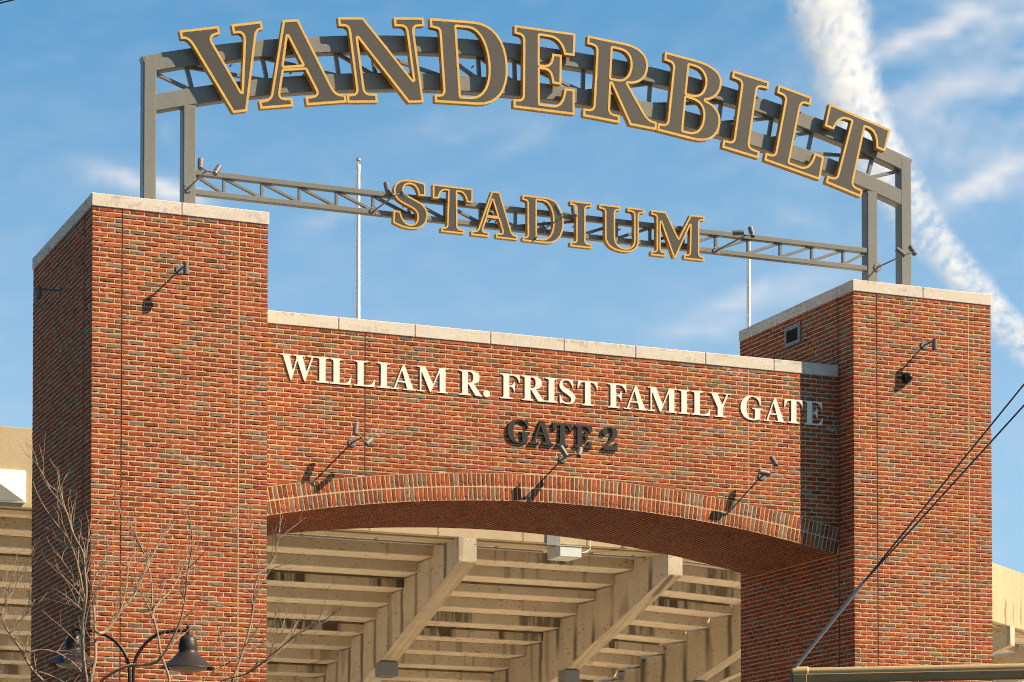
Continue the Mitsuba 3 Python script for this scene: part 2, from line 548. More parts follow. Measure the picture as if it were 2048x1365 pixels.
left_tower = tower(0, 0, 'left brick gate tower with stone coping, behind the twin street lamp', None, None, [.458, 1.416, 3.37], [1.219])
right_tower = tower(S, DY, 'right brick gate tower with stone coping and a grey vent on its side', None, None, [.55, 1.48, 2.45, 3.40], [S + 1.215])

# ------------------------------------------------------------------ the wall over the arch
wall = thing('arched_wall', 'brick wall with a low segmental arch spanning between the two towers', 'wall')
X0, X1, ZW, WB = W, S, 10.056, 3.24     # WB: the wall's back face
disc_i = Point(AX, AZ).buffer(RI, 720)
disc_e = Point(AX, AZ).buffer(RE, 720)
opening = Polygon([(X0 - 1, 0), (X1 + 1, 0), (X1 + 1, 7.0), (X0 - 1, 7.0)]).union(disc_i)
core = rect(X0, 6.0, X1, ZW - .002).difference(opening)
put('mortar_core', extrude_xz(core, YW + .003, WB), 'mortar_joint', wall)
rng = np.random.default_rng(99)
jx = [4.037, 10.131]
wa = brick_face(wall, (0, YW, 0), 'front', [(X0, jx[0]), (jx[0], jx[1]), (jx[1], X1)], ZW, 42, 300, rng, clip=disc_e)
# two rings of soldier bricks on the arch's face
half = math.asin((X1 - AX) / (RI + .2))
NA = 134
SOL = [mikit.ply((v @ np.array(AXES['front']) - np.array([(CO - JT) / 2, 0, 0]), f), 'clay_brick', uv=np.tile(VR.uniform(0, 1, 2), (len(v), 1)))
       for v, f in [brick(CO - .012, .186, VR, .8) for _ in range(26)]]
SOL += [mikit.ply((v @ np.array(AXES['front']) - np.array([(CO - JT) / 2, 0, 0]), f), 'clay_brick', uv=np.tile([VR.uniform(.70, 1), VR.uniform(0, 1)], (len(v), 1)))
        for v, f in [brick(CO - .012, .186, VR, .8) for _ in range(8)]]
for ring in range(2):
    for k in range(NA):
        a = -half + (k + .5) * 2 * half / NA
        r = RI + .004 + ring * .199
        x, z = AX + r * math.sin(a), AZ + r * math.cos(a)
        if x < X0 + .03 or x > X1 - .03:
            continue
        put('arch_brick', None, None, wall, shape=SOL[rng.integers(34)], to_world=T().translate([x, YW, z]).rotate([0, 1, 0], math.degrees(a)))
# the soffit's bricks run back through the wall
V, F, U, n = [], [], [], 0
for k in range(NA):
    a0, a1 = -half + k * 2 * half / NA, -half + (k + 1) * 2 * half / NA
    e = .0145 / 2 / RI
    off = (k % 2) * BL / 2
    for j in range(17):
        ya, yb = max(YW + .003, YW + off + (j - 1) * BL + JT / 2), min(WB - .004, YW + off + j * BL - JT / 2)
        if yb - ya < .03:
            continue
        ro, ri = RI + .012, RI - rng.uniform(.0008, .0025)
        q = []
        for r in (ro, ri):
            for aa in (a0 + e, a1 - e):
                for yy in (ya, yb):
                    q.append([AX + r * math.sin(aa), yy, AZ + r * math.cos(aa)])
        q = np.array(q)
        if q[:, 0].min() < X0 or q[:, 0].max() > X1:
            continue
        f = np.array([[4, 5, 7], [4, 7, 6], [0, 4, 6], [0, 6, 2], [1, 3, 7], [1, 7, 5], [0, 1, 5], [0, 5, 4], [2, 6, 7], [2, 7, 3]])
        V.append(q); F.append(f + n); n += 8
        U.append(np.tile([rng.uniform(0, .9), rng.uniform(0, .7)], (8, 1)))
put('soffit_bricks', (np.vstack(V), np.vstack(F)), 'clay_brick', wall, uv=np.vstack(U), kind='stuff')
stuff_bricks(wall, [wa])
for x, m in zip(jx, ('sealant_dark', 'sealant_tan')):
    put('control_joint', bbox(x - .006, x + .006, YW - .001, YW + .02, AZ + math.sqrt(RE ** 2 - (x - AX) ** 2) + .006, ZW), m, wall)
cuts = [X0 + .003, 3.636, 4.783, 5.942, 7.098, 8.249, 9.403, 10.559, X1 - .004]
for a, b in zip(cuts[:-1], cuts[1:]):
    put('coping_stone', bbox(a + .004, b - .004, YW - .014, WB + .014, ZW, ZW + .182, .008), 'limestone_block', wall)

# vent on the right tower's shaded side
v = thing('wall_vent', 'small grey metal vent with a black opening high on the right tower', 'vent')
put('frame', cat([bbox(S - .035, S - .002, 1.675, 2.168, 10.835, 10.90, .004), bbox(S - .035, S - .002, 1.675, 2.168, 11.09, 11.158, .004),
                  bbox(S - .035, S - .002, 1.675, 1.745, 10.902, 11.088, .004), bbox(S - .035, S - .002, 2.115, 2.168, 10.902, 11.088, .004)]), 'vent_plate', v)
put('opening', bbox(S - .012, S - .002, 1.747, 2.113, 10.902, 11.088), 'vent_dark', v)
for k in range(3):
    put('louvre', bbox(S - .030, S - .014, 1.749, 2.111, 10.925 + k * .056, 10.937 + k * .056), 'vent_dark', v)

# ------------------------------------------------------------------ letters
def glyph(outline, *holes):
    """A closed outline from a string of points 'x,y'; '*x,y' is a control point of a curve (one: quadratic, two: cubic)."""
    def ring(s):
        pts, ctrl = [], []
        toks = s.split()
        for tk in toks:
            c = tk.startswith('*')
            q = np.array([float(a) for a in tk.lstrip('*').split(',')])
            if c:
                ctrl.append(q)
                continue
            if ctrl and pts:
                p0 = pts[-1]
                for t in np.linspace(0, 1, 9)[1:]:
                    if len(ctrl) == 1:
                        pts.append((1 - t) ** 2 * p0 + 2 * t * (1 - t) * ctrl[0] + t * t * q)
                    else:
                        pts.append((1 - t) ** 3 * p0 + 3 * t * (1 - t) ** 2 * ctrl[0] + 3 * t * t * (1 - t) * ctrl[1] + t ** 3 * q)
                ctrl = []
            else:
                pts.append(q)
        if ctrl:
            p0, q = pts[-1], pts[0]
            for t in np.linspace(0, 1, 9)[1:-1]:
                pts.append((1 - t) ** 2 * p0 + 2 * t * (1 - t) * ctrl[0] + t * t * q)
        return np.array(pts)
    g = Polygon(ring(outline)).buffer(0)
    for h in holes:
        g = g.difference(Polygon(ring(h)).buffer(0))
    return g.buffer(.001).buffer(-.001)


SLAB = {
    'V': glyph('-.5,1 -.022,1 -.022,.908 -.07,.9 *-.165,.89 -.13,.81 .07,.225 .24,.81 *.255,.893 .19,.893 .133,.893 .133,1 .504,1 .504,.905 .47,.9 *.415,.89 .395,.82 .085,0 -.087,0 -.385,.82 *-.415,.893 -.46,.897 -.5,.9'),
    'A': glyph('-.081,1 .106,1 .375,.18 *.41,.105 .47,.1 .52,.096 .52,0 .02,0 .02,.1 .1,.105 *.18,.11 .165,.165 .083,.411 -.185,.415 -.275,.165 *-.29,.11 -.23,.105 -.142,.1 -.142,0 -.55,0 -.55,.097 -.48,.1 *-.41,.11 -.385,.17', '-.059,.809 .055,.475 -.175,.472'),
    'N': glyph('-.518,.997 -.202,.997 .332,.259 .322,.83 *.32,.89 .26,.893 .18,.893 .18,1 .56,1 .56,.897 .48,.893 *.42,.89 .421,.82 .434,-.005 .239,-.01 -.3,.754 -.293,.16 *-.29,.11 -.24,.105 -.145,.1 -.145,-.005 -.526,-.005 -.526,.095 -.45,.1 *-.397,.105 -.397,.165 -.402,.83 *-.402,.885 -.45,.89 -.518,.893'),
    'D': glyph('-.495,1 .05,1 *.33,1 *.478,.8 .475,.5 *.478,.2 *.33,0 .05,0 -.49,0 -.49,.09 -.43,.095 *-.375,.1 -.375,.16 -.38,.83 *-.38,.88 -.43,.88 -.495,.89', '-.158,.918 0,.915 *.15,.9 *.226,.7 .226,.48 *.226,.25 *.13,.095 -.03,.09 -.155,.088'),
    'E': glyph('-.4,1 .4,1 .39,.722 .25,.722 *.22,.9 .07,.912 -.07,.915 -.073,.562 0,.565 *.085,.575 .092,.716 .22,.716 .21,.347 .09,.35 *.085,.5 0,.507 -.073,.507 -.075,.087 .1,.087 *.235,.1 .25,.312 .385,.315 .382,0 -.42,0 -.42,.1 -.36,.105 *-.3,.11 -.298,.17 -.288,.83 *-.288,.885 -.34,.89 -.4,.897'),
    'R': glyph('-.493,1 0,1 *.2,1 *.335,.92 .334,.76 *.333,.61 *.22,.515 .072,.51 .31,.19 *.37,.11 .44,.105 .489,.1 .49,0 .129,0 -.15,.47 -.15,.16 *-.15,.105 -.1,.1 -.012,.097 -.012,0 -.502,0 -.502,.097 -.43,.1 *-.37,.11 -.37,.17 -.367,.83 *-.367,.885 -.42,.89 -.493,.893', '-.152,.906 -.05,.903 *.06,.9 *.098,.82 .097,.74 *.096,.62 *.03,.54 -.06,.537 -.155,.536'),
    'B': glyph('-.415,1 0,1 *.25,1 *.4,.93 .398,.78 *.396,.66 *.32,.56 .198,.529 *.34,.51 *.432,.42 .43,.29 *.428,.1 *.3,0 .08,0 -.412,0 -.412,.095 -.34,.1 *-.287,.11 -.287,.17 -.284,.83 *-.285,.88 -.34,.885 -.41,.89', '-.067,.912 .02,.91 *.13,.9 *.173,.82 .172,.74 *.171,.63 *.11,.556 0,.555 -.069,.554', '-.068,.497 0,.497 *.13,.495 *.19,.43 .189,.31 *.188,.17 *.13,.085 0,.083 -.065,.083'),
    'I': glyph('-.26,1 .257,1 .257,.905 .17,.9 *.105,.9 .104,.84 .104,.16 *.105,.105 .165,.1 .257,.095 .257,0 -.26,0 -.26,.1 -.18,.105 *-.12,.11 -.12,.165 -.12,.835 *-.12,.9 -.18,.9 -.26,.905'),
    'L': glyph('-.358,1 .13,1 .13,.893 .06,.89 *0,.885 -.003,.82 -.018,.087 .16,.087 *.28,.1 .303,.315 .443,.312 .443,0 -.365,0 -.365,.1 -.29,.105 *-.235,.11 -.235,.17 -.231,.83 *-.231,.885 -.28,.89 -.358,.893'),
    'T': glyph('-.458,1 .458,1 .45,.695 .318,.695 *.28,.885 .17,.895 .1,.895 .108,.16 *.11,.105 .17,.1 .26,.096 .26,0 -.269,0 -.269,.097 -.2,.1 *-.135,.11 -.133,.17 -.108,.897 -.18,.895 *-.29,.88 -.32,.7 -.457,.697'),
    'S': glyph('.337,.985 .338,.719 .182,.715 *.17,.85 *.11,.936 0,.936 *-.1,.936 *-.155,.88 -.152,.805 *-.15,.73 *-.09,.7 0,.665 .2,.585 *.32,.53 *.39,.44 .388,.31 *.385,.1 *.24,-.01 .01,-.012 *-.15,-.012 *-.28,.03 -.386,.078 -.38,.342 -.226,.341 *-.2,.2 *-.13,.083 0,.083 *.1,.083 *.16,.16 .158,.265 *.156,.35 *.11,.4 .02,.435 -.19,.52 *-.31,.57 *-.375,.66 -.374,.77 *-.372,.93 *-.24,1.03 -.02,1.03 *.12,1.03 *.24,1.01 .337,.985'),
    'U': glyph('-.53,1 -.021,1 -.021,.905 -.09,.9 *-.147,.895 -.148,.83 -.148,.32 *-.148,.16 *-.05,.09 .083,.09 *.22,.09 *.311,.16 .311,.3 .311,.83 *.311,.9 .25,.905 .155,.91 .155,1 .564,1 .56,.905 .49,.9 *.427,.895 .427,.83 .427,.3 *.427,.1 *.29,0 .07,0 *-.2,0 *-.392,.1 -.392,.31 -.392,.83 *-.392,.885 -.45,.895 -.53,.9'),
    'M': glyph('-.65,1 -.293,1 .016,.444 .309,1 .66,1 .66,.905 .6,.9 *.527,.895 .526,.83 .526,.17 *.526,.105 .59,.1 .65,.095 .65,0 .15,0 .15,.1 .22,.105 *.285,.11 .287,.17 .308,.768 -.055,0 -.105,0 -.414,.765 -.422,.17 *-.42,.11 -.36,.105 -.295,.1 -.295,0 -.657,0 -.657,.1 -.58,.105 *-.523,.11 -.523,.17 -.521,.83 *-.521,.89 -.58,.895 -.65,.9'),
}


def poly(*pts):
    return Polygon(pts).buffer(0)


def join(*ps):
    return unary_union(ps).buffer(.02, quad_segs=4).buffer(-.02, quad_segs=4)


TIMES = {
    'I': glyph('0,1 .53,1 .53,.962 .46,.955 *.39,.945 .39,.87 .39,.13 *.39,.055 .46,.045 .53,.038 .53,0 0,0 0,.038 .07,.045 *.14,.055 .14,.13 .14,.87 *.14,.945 .07,.955 0,.962'),
    'L': glyph('0,1 .55,1 .55,.962 .48,.955 *.395,.945 .395,.87 .395,.05 .5,.05 *.7,.05 *.78,.13 .835,.29 .875,.29 .845,0 0,0 0,.038 .06,.045 *.145,.055 .145,.13 .145,.87 *.145,.945 .06,.955 0,.962'),
    'W': join(poly((.10, .97), (.36, .97), (.505, .36), (.66, .90), (.715, .90), (.455, 0), (.415, 0)), poly((.63, .97), (.90, .97), (1.06, .36), (1.28, .97), (1.34, .97), (1.01, 0), (.97, 0)),
              rect(0, .96, .46, 1), rect(.53, .96, 1.0, 1), rect(1.11, .96, 1.43, 1)),
    'A': join(poly((.45, .86), (.525, 1.01), (.565, 1.01), (.955, .03), (.69, .03)), poly((.47, .92), (.535, .98), (.195, .03), (.12, .03)), rect(.24, .29, .72, .345), rect(0, 0, .31, .038), rect(.53, 0, 1.04, .038)),
    'M': join(rect(.115, 0, .175, 1), poly((.12, .97), (.345, 1), (.70, .27), (.58, 0), (.545, 0)), poly((.55, 0), (.585, 0), (1.0, .93), (.965, 1), (.93, .93)), rect(.96, 0, 1.205, 1), rect(0, .962, .345, 1), rect(.95, .962, 1.32, 1), rect(0, 0, .31, .038), rect(.83, 0, 1.31, .038)),
    'R': glyph('0,1 .5,1 *.75,1 *.88,.9 .88,.75 *.88,.6 *.78,.52 .63,.48 .93,.07 *.96,.038 1,.038 1,0 .715,0 .40,.46 .38,.46 .38,.13 *.38,.055 .44,.045 .5,.038 .5,0 0,0 0,.038 .06,.045 *.13,.055 .13,.13 .13,.87 *.13,.945 .06,.955 0,.962', '.38,.95 .45,.95 *.56,.94 *.61,.87 .61,.74 *.61,.6 *.56,.52 .44,.51 .38,.51'),
    '.': Point(.14, .125).buffer(.143),
    'F': glyph('0,1 .83,1 .85,.69 .81,.69 *.77,.85 *.68,.95 .52,.95 .38,.95 .38,.54 .42,.54 *.52,.55 *.57,.62 .585,.70 .625,.70 .625,.32 .585,.32 *.57,.43 *.52,.49 .42,.495 .38,.495 .38,.13 *.38,.055 .45,.045 .53,.038 .53,0 0,0 0,.038 .06,.045 *.13,.055 .13,.13 .13,.87 *.13,.945 .06,.955 0,.962'),
    'S': glyph('.6,1 .62,.68 .585,.68 *.55,.85 *.45,.96 .31,.96 *.2,.96 *.14,.9 .14,.82 *.14,.72 *.25,.67 .38,.6 *.6,.49 *.71,.42 .71,.26 *.71,.09 *.57,-.015 .38,-.015 *.25,-.015 *.2,.03 .1,.03 .07,0 .03,0 .02,.34 .06,.34 *.1,.16 *.2,.035 .36,.035 *.47,.035 *.53,.1 .53,.18 *.53,.28 *.45,.33 .3,.41 *.1,.52 *.01,.6 .01,.75 *.01,.91 *.14,1.015 .32,1.015 *.42,1.015 *.48,.97 .56,.97 .57,1'),
    'T': glyph('.02,1 .885,1 .905,.68 .865,.68 *.83,.86 *.75,.95 .6,.95 .58,.95 .58,.13 *.58,.055 .66,.045 .72,.038 .72,0 .19,0 .19,.038 .25,.045 *.33,.055 .33,.13 .33,.95 .3,.95 *.15,.95 *.08,.86 .04,.68 0,.68'),
    'Y': join(rect(.385, 0, .635, .45), poly((.09, .97), (.36, .97), (.64, .44), (.385, .38)), poly((.81, .97), (.88, .97), (.63, .38), (.56, .44)), rect(0, .962, .47, 1), rect(.70, .962, 1.03, 1), rect(.25, 0, .78, .038)),
    'G': glyph('.95,1 .955,.65 .915,.65 *.86,.85 *.74,.965 .58,.965 *.38,.965 *.28,.8 .28,.5 *.28,.2 *.38,.035 .57,.035 *.63,.035 *.68,.06 .68,.1 .68,.38 *.68,.45 .6,.455 .55,.462 .55,.5 1.07,.5 1.07,.462 1.02,.455 *.93,.45 .93,.38 .93,.07 *.82,.01 *.7,-.02 .55,-.02 *.2,-.02 *0,.2 0,.5 *0,.8 *.22,1.02 .53,1.02 *.68,1.02 *.75,.96 .85,.96 *.9,.96 .915,1'),
    'E': glyph('0,1 .85,1 .86,.69 .82,.69 *.78,.85 *.69,.95 .52,.95 .38,.95 .38,.54 .42,.54 *.52,.55 *.58,.62 .6,.72 .64,.72 .64,.3 .6,.3 *.58,.43 *.52,.49 .42,.495 .38,.495 .38,.05 .5,.05 *.72,.05 *.8,.14 .85,.33 .89,.33 .87,0 0,0 0,.038 .06,.045 *.13,.055 .13,.13 .13,.87 *.13,.945 .06,.955 0,.962'),
    '2': glyph('0,.72 *0,.88 *.14,1 .36,1 *.58,1 *.7,.89 .7,.73 *.7,.6 *.6,.5 .44,.36 .24,.19 .48,.19 *.58,.19 *.6,.24 .61,.34 .71,.34 .69,0 .03,0 .05,.13 .33,.42 *.43,.54 *.46,.63 .46,.75 *.46,.86 *.41,.92 .32,.92 *.26,.92 *.2,.89 .2,.84 *.2,.8 *.24,.78 .24,.72 *.24,.66 *.19,.62 .12,.62 *.05,.62 *0,.66 0,.72'),
}
PY = .88                                      # front plane of the sign's posts and chords


def sign_letter(ch, x, z, h, deg, label, group, y0, depth, edge):
    g = SLAB[ch]
    a = math.radians(deg)
    c, s = math.cos(a), math.sin(a)
    g = shapely.affinity.affine_transform(g, [h * c, h * s, -h * s, h * c, x, z])
    t = thing('sign_letter', label, 'letter', group)
    inner = g.buffer(-edge, join_style='mitre')
    put('return', extrude_xz(g.buffer(-.003, join_style='mitre'), y0 + .004, y0 + depth), 'gold_return', t)
    put('gold_edge', extrude_xz(g.difference(inner), y0 - .004, y0 + .0035), 'gold_trim', t)
    put('face', extrude_xz(inner, y0 - .0005, y0 + .0035), 'letter_panel', t)
    k = g.centroid
    for dx in (-.08, .08):
        put('standoff', cyl((k.x + dx * h, y0 + depth - .01, k.y), (k.x + dx * h, PY + .05, k.y), .012, 8), 'grey_steel', t)


UPPER = [('V', -13.96), ('A', -11.15), ('N', -7.45), ('D', -3.7), ('E', -.4), ('R', 3.1), ('B', 6.3), ('I', 8.93), ('L', 11.4), ('T', 14.2)]
ordinal = ['first', 'second', 'third', 'fourth', 'fifth', 'sixth', 'seventh', 'eighth', 'ninth', 'last']
for i, (ch, a) in enumerate(UPPER):
    r = math.radians(a)
    sign_letter(ch, 7.04 + 19.82 * math.sin(r), -6.2 + 19.82 * math.cos(r), 1.215, a, f'large grey letter {ch} edged in gold, {ordinal[i]} on the arched truss', 'large letters on the arched truss', .735, .10, .034)
for i, (ch, x) in enumerate([('S', .385), ('T', 1.347), ('A', 2.32), ('D', 3.45), ('I', 4.34), ('U', 5.3), ('M', 6.68)]):
    sign_letter(ch, 4.54 + x * .678, 11.677, .678, 0, f'smaller grey letter {ch} edged in gold, {ordinal[i] if i < 6 else "last"} on the straight truss', 'smaller letters on the straight truss', .76, .095, .024)


def wall_letter(ch, x, z, h, label, group, mat, font, y0, y1):
    g = shapely.affinity.affine_transform(font[ch], [h, 0, 0, h, x, z])
    k = key_for('wall_letter')
    scene[k] = mikit.ply(extrude_xz(g, y0, y1), mat)
    labels[k] = {'label': label, 'category': 'letter', 'group': group}


LINE = [('W', 2.785, 'W at the start of the first word'), ('I', 3.305, 'I right after the W'), ('L', 3.511, 'L, the first of the double L'), ('L', 3.868, 'L, the second of the double L'), ('I', 4.218, 'I right after the double L'),
        ('A', 4.419, 'A in the first word'), ('M', 4.815, 'M at the end of the first word'), ('R', 5.455, 'R standing between first word and full stop'), ('.', 5.83, 'full stop after the single R'),
        ('F', 6.096, 'F beginning the word after the full stop'), ('R', 6.429, 'R second in the word after the full stop'), ('I', 6.803, 'I in the word after the full stop'), ('S', 7.02, 'S, the only S on the wall'),
        ('T', 7.312, 'T right after the S'), ('F', 7.796, 'F beginning the word with the Y'), ('A', 8.062, 'A right after the second F'), ('M', 8.451, 'M in the word with the Y'), ('I', 8.95, 'I right after the second M'),
        ('L', 9.165, 'L just before the Y'), ('Y', 9.466, 'Y, the only Y on the wall'), ('G', 9.988, 'G beginning the last word of the line'), ('A', 10.382, 'A in the last word of the line'),
        ('T', 10.73, 'T in the last word, its edge touched by the tower shadow'), ('E', 11.075, 'E standing in the tower shadow')]
for ch, x, what in LINE:
    wall_letter(ch, x, 9.287, .358, f'white metal letter {what}' if ch != '.' else 'round white metal full stop after the single R', 'white letters on the brick wall', 'white_metal', TIMES, YW - .017, YW - .006)
for ch, x, f, s, what in [('G', 6.198, TIMES, .97, 'G, first of the short dark line'), ('A', 6.74, SLAB, 1, 'A of the short dark line'), ('T', 7.065, SLAB, .97, 'T above a twin spotlight'), ('E', 7.40, SLAB, .97, 'E just before the numeral'), ('2', 7.70, TIMES, 1, '2')]:
    wall_letter(ch, x, 8.655, .35 * s, f'black metal letter {what}' if ch != '2' else 'black metal numeral 2 ending the short dark line', 'black letters on the brick wall', 'black_metal', f, YW - .034, YW - .004)

# ------------------------------------------------------------------ steel sign frame
sf = thing('sign_truss', 'grey painted steel sign frame with four posts and two trusses standing on the towers', 'sign frame')
PX = [(.915, 1.101), (1.481, 1.667), (12.405, 12.592), (13.010, 13.204)]
CX, CZ = 7.045, -6.2
RO = [(20.59, 20.828), (20.052, 20.290)]
for k, (a, b) in enumerate(PX):
    if k in (0, 3):
        xo = a if k == 0 else b
        top = CZ + math.sqrt(RO[0][1] ** 2 - (xo - CX) ** 2) - .004
    else:
        top = CZ + math.sqrt(RO[1][0] ** 2 - ((a + b) / 2 - CX) ** 2) + .01
    put('post', bbox(a, b, PY, PY + .186, ZC + .1, top, .016), 'grey_steel', sf)
    put('base_plate', bbox(a - .07, b + .07, PY - .07, PY + .256, ZC + .095, ZC + .12), 'grey_steel', sf)
a0, a1 = math.asin((PX[0][0] + .02 - CX) / 20.7), math.asin((PX[3][1] - .02 - CX) / 20.7)
put('arched_chord', arc_bar(CX, CZ, *RO[0], PY + .003, PY + .183, a0, a1), 'grey_steel', sf, smooth=30)
a0, a1 = math.asin((PX[0][1] - .05 - CX) / 20.2), math.asin((PX[3][0] + .05 - CX) / 20.2)
put('arched_chord', arc_bar(CX, CZ, *RO[1], PY + .004, PY + .182, a0, a1), 'grey_steel', sf, smooth=30)
ups = []
for px, py in [(376, 148), (527, 128), (673, 122), (747, 122), (885, 126), (957, 130), (1029, 138), (1166, 162), (1299, 188), (1440, 225), (1540, 258), (1619, 290), (1740, 335)]:
    q = on_y(px, py, PY + .09)
    ups.append(math.atan2(q[0] - CX, q[2] - CZ))
pol = lambda r, a, y: np.array([CX + r * math.sin(a), y, CZ + r * math.cos(a)])
yb = PY + .095
for a in ups:
    put('web_bar', bar(pol(RO[1][1] - .01, a, yb), pol(RO[0][0] + .01, a, yb), .055, .055), 'grey_steel', sf)
ends = [math.asin((PX[0][1] - CX) / 20.4)] + ups + [math.asin((PX[3][0] - CX) / 20.4)]
mid = next(i for i, a in enumerate(ends) if a > 0)
for i in range(len(ends) - 1):
    e0, e1 = ends[i], ends[i + 1]
    p, q = (pol(RO[0][0], e0 + .002, yb), pol(RO[1][1], e1 - .002, yb)) if i + 1 <= mid else (pol(RO[1][1], e0 + .002, yb), pol(RO[0][0], e1 - .002, yb))
    put('web_bar', bar(p, q, .05, .05), 'grey_steel', sf)
# straight truss
xa, xb = PX[1][1] - .005, PX[2][0] + .005
put('straight_chord', bbox(xa, xb, PY + .012, PY + .112, 12.130, 12.208, .007), 'grey_steel', sf)
put('straight_chord', bbox(xa, xb, PY + .012, PY + .112, 11.855, 11.930, .007), 'grey_steel', sf)
vx = [on_y(px, 395, PY + .05)[0] for px in (448, 524, 599, 673)]
stp = (vx[-1] - vx[0]) / 3
xs = []
x = vx[0]
while x < CX - .12:
    xs.append(x)
    x += stp
xs = xs + [2 * CX - x for x in xs[::-1]]
ym = PY + .062
for x in xs:
    put('web_bar', bar((x, ym, 11.925), (x, ym, 12.135), .042, .05), 'grey_steel', sf)
full = [xa] + xs + [xb]
for i in range(len(full) - 1):
    p0, p1 = full[i] + .03, full[i + 1] - .03
    if (p0 + p1) / 2 < CX:
        put('web_bar', bar((p0, ym, 12.125), (p1, ym, 11.935), .042, .046), 'grey_steel', sf)
    else:
        put('web_bar', bar((p0, ym, 11.935), (p1, ym, 12.125), .042, .046), 'grey_steel', sf)


# ------------------------------------------------------------------ spotlights
def spotlight(label, plate, out, length, heads, group, mat='lamp_grey', tip=None):
    """A round wall plate, a thin arm along out, and one or two cylindrical heads given by the centres of their ends."""
    t = thing('spotlight', label, 'spotlight', group)
    P, o = np.asarray(plate, float), np.asarray(out, float)
    put('mounting_plate', cyl(P - o * .004, P + o * .016, .064, 24, .003), mat, t, smooth=35)
    d, s, u = frame_of(o)
    for k in (-1, 1):
        b = P + (s * .6 + u * .75) * .048 * k
        put('bolt', cyl(b + o * .014, b + o * .024, .008, 8), 'bolt_zinc', t)
    tip = P + o * length if tip is None else tip
    put('arm', tube([P + o * .01, P + o * .06, P + (tip - P) * .5, tip], .0125, 10), mat, t, smooth=True)
    for A, B in heads:
        A, B = np.asarray(A, float), np.asarray(B, float)
        near = A if np.linalg.norm(A - tip) < np.linalg.norm(B - tip) else B
        ax = (A + B - 2 * near) / np.linalg.norm(A - B)
        ax /= np.linalg.norm(ax)
        back = near + ax * .02
        if np.linalg.norm(tip - back) > .045:
            put('knuckle', tube([tip, (tip + back) / 2 + np.array([0, 0, .008]), back], .0105, 8), mat, t, smooth=True)
        h = put('head', tube_profile(near, ax, [(0, .030), (.006, .0375), (.05, .0375), (.052, .0405), (.165, .0405), (.165, .036), (.150, .034)], 24), mat, t, smooth=35)
        put('lens', cyl(near + ax * .146, near + ax * .151, .033, 20), 'frosted_lens', h)


def head_px(o, k, p, q, y, tilt=0.0):
    """A head from the picture: its two end points on the plane y, made .168 m long by leaning along y."""
    A, B = on_y(o[0] + p[0] / k, o[1] + p[1] / k, y), on_y(o[0] + q[0] / k, o[1] + q[1] / k, y)
    L = np.linalg.norm(A - B)
    if L < .165:
        B = B + np.array([0, math.sqrt(.168 ** 2 - L ** 2) * (1 if tilt >= 0 else -1), 0])
    return A, B


OUT = np.array([0, -1.0, 0])
GRP = 'spotlights aimed at the gate lettering'
for lab, pl, L, o, k, hs in [
        ('twin grey spotlight on a long arm from the inner left sign post', (376.8, 377.6), .90, (340, 290), 7.877, [((475, 385), (508, 215)), ((700, 470), (800, 330))]),
        ('twin grey spotlight on a long arm in front of the letter S', (747.9, 423.3), .85, (600, 330), 7.877, [((1385, 430), (1393, 275)), ((1590, 455), (1710, 465))]),
        ('twin grey spotlight on a long arm in front of the lower letter D', (1084.8, 461), .89, (1080, 380), 9.1, [((375, 475), (320, 280)), ((628, 485), (655, 310))]),
        ('twin dark spotlight on a long arm just right of the letter M', (1433.3, 502.4), .93, (1380, 430), 7.877, [((850, 288), (700, 272)), ((992, 355), (982, 190))]),
        ('twin dark spotlight on a long arm from the inner right sign post', (1754.6, 536), .93, (1620, 430), 7.877, [((1495, 655), (1400, 530)), ((1655, 635), (1622, 485))])]:
    P = on_y(*pl, PY + (.012 if 700 < pl[0] < 1500 else 0))
    yt = P[1] - L
    spotlight(lab, P, OUT, L, [head_px(o, k, a, b, yt) for a, b in hs], GRP)
for lab, pl, L, o, k, hs in [
        ('twin grey spotlight low on the brick wall, leftmost of three above the arch', (704.6, 886), .40, (640, 820), 7.583, [((535, 385), (565, 212)), ((690, 530), (810, 440))]),
        ('twin grey spotlight on the brick wall below the black letters T and E', (1125.4, 918.6), .40, (1000, 860), 8.53, [((1135, 460), (1045, 285)), ((1340, 460), (1412, 310))]),
        ('twin grey spotlight low on the brick wall, rightmost of three above the arch', (1523.3, 953.2), .40, (1400, 880), 7.585, [((1050, 520), (885, 485)), ((1160, 400), (1125, 255))])]:
    P = on_y(*pl, YW)
    spotlight(lab, P, OUT, L, [head_px(o, k, a, b, YW - L) for a, b in hs], GRP)
for lab, P, o in [('single grey spotlight on the sunlit face of the left tower', np.array([1.203, 0, 10.542]), OUT), ('single grey spotlight above the security camera on the right tower', np.array([12.92, DY, 10.563]), OUT),
                  ('single dark spotlight on the shaded side of the left tower', np.array([0, 1.9166, 10.5815]), np.array([-1.0, 0, 0]))]:
    tip = P + o * .30
    spotlight(lab, P, o, .30, [(tip + np.array([0, 0, .03]), tip - np.array([0, 0, .138]))], 'single spotlights on the towers')

# security camera
c = thing('security_camera', 'black dome security camera on the right tower beside a lamp shadow', 'camera')
P = np.array([12.60, DY, 10.03])
put('housing', tube_profile(P + [0, .004, 0], OUT, [(0, .078), (.05, .078), (.075, .07), (.078, .066)], 28), 'black_metal', c, smooth=35)
put('collar', tube_profile(P + OUT * .076, OUT, [(0, .062), (.012, .062), (.016, .056)], 28), 'lamp_grey', c, smooth=35)
put('dome', tube_profile(P + OUT * .09, OUT + np.array([0, 0, -.25]), [(0, .054)] + [(.054 * math.sin(a), .054 * math.cos(a)) for a in np.linspace(.2, 1.5, 7)], 24), 'bronze_paint', c, smooth=True)

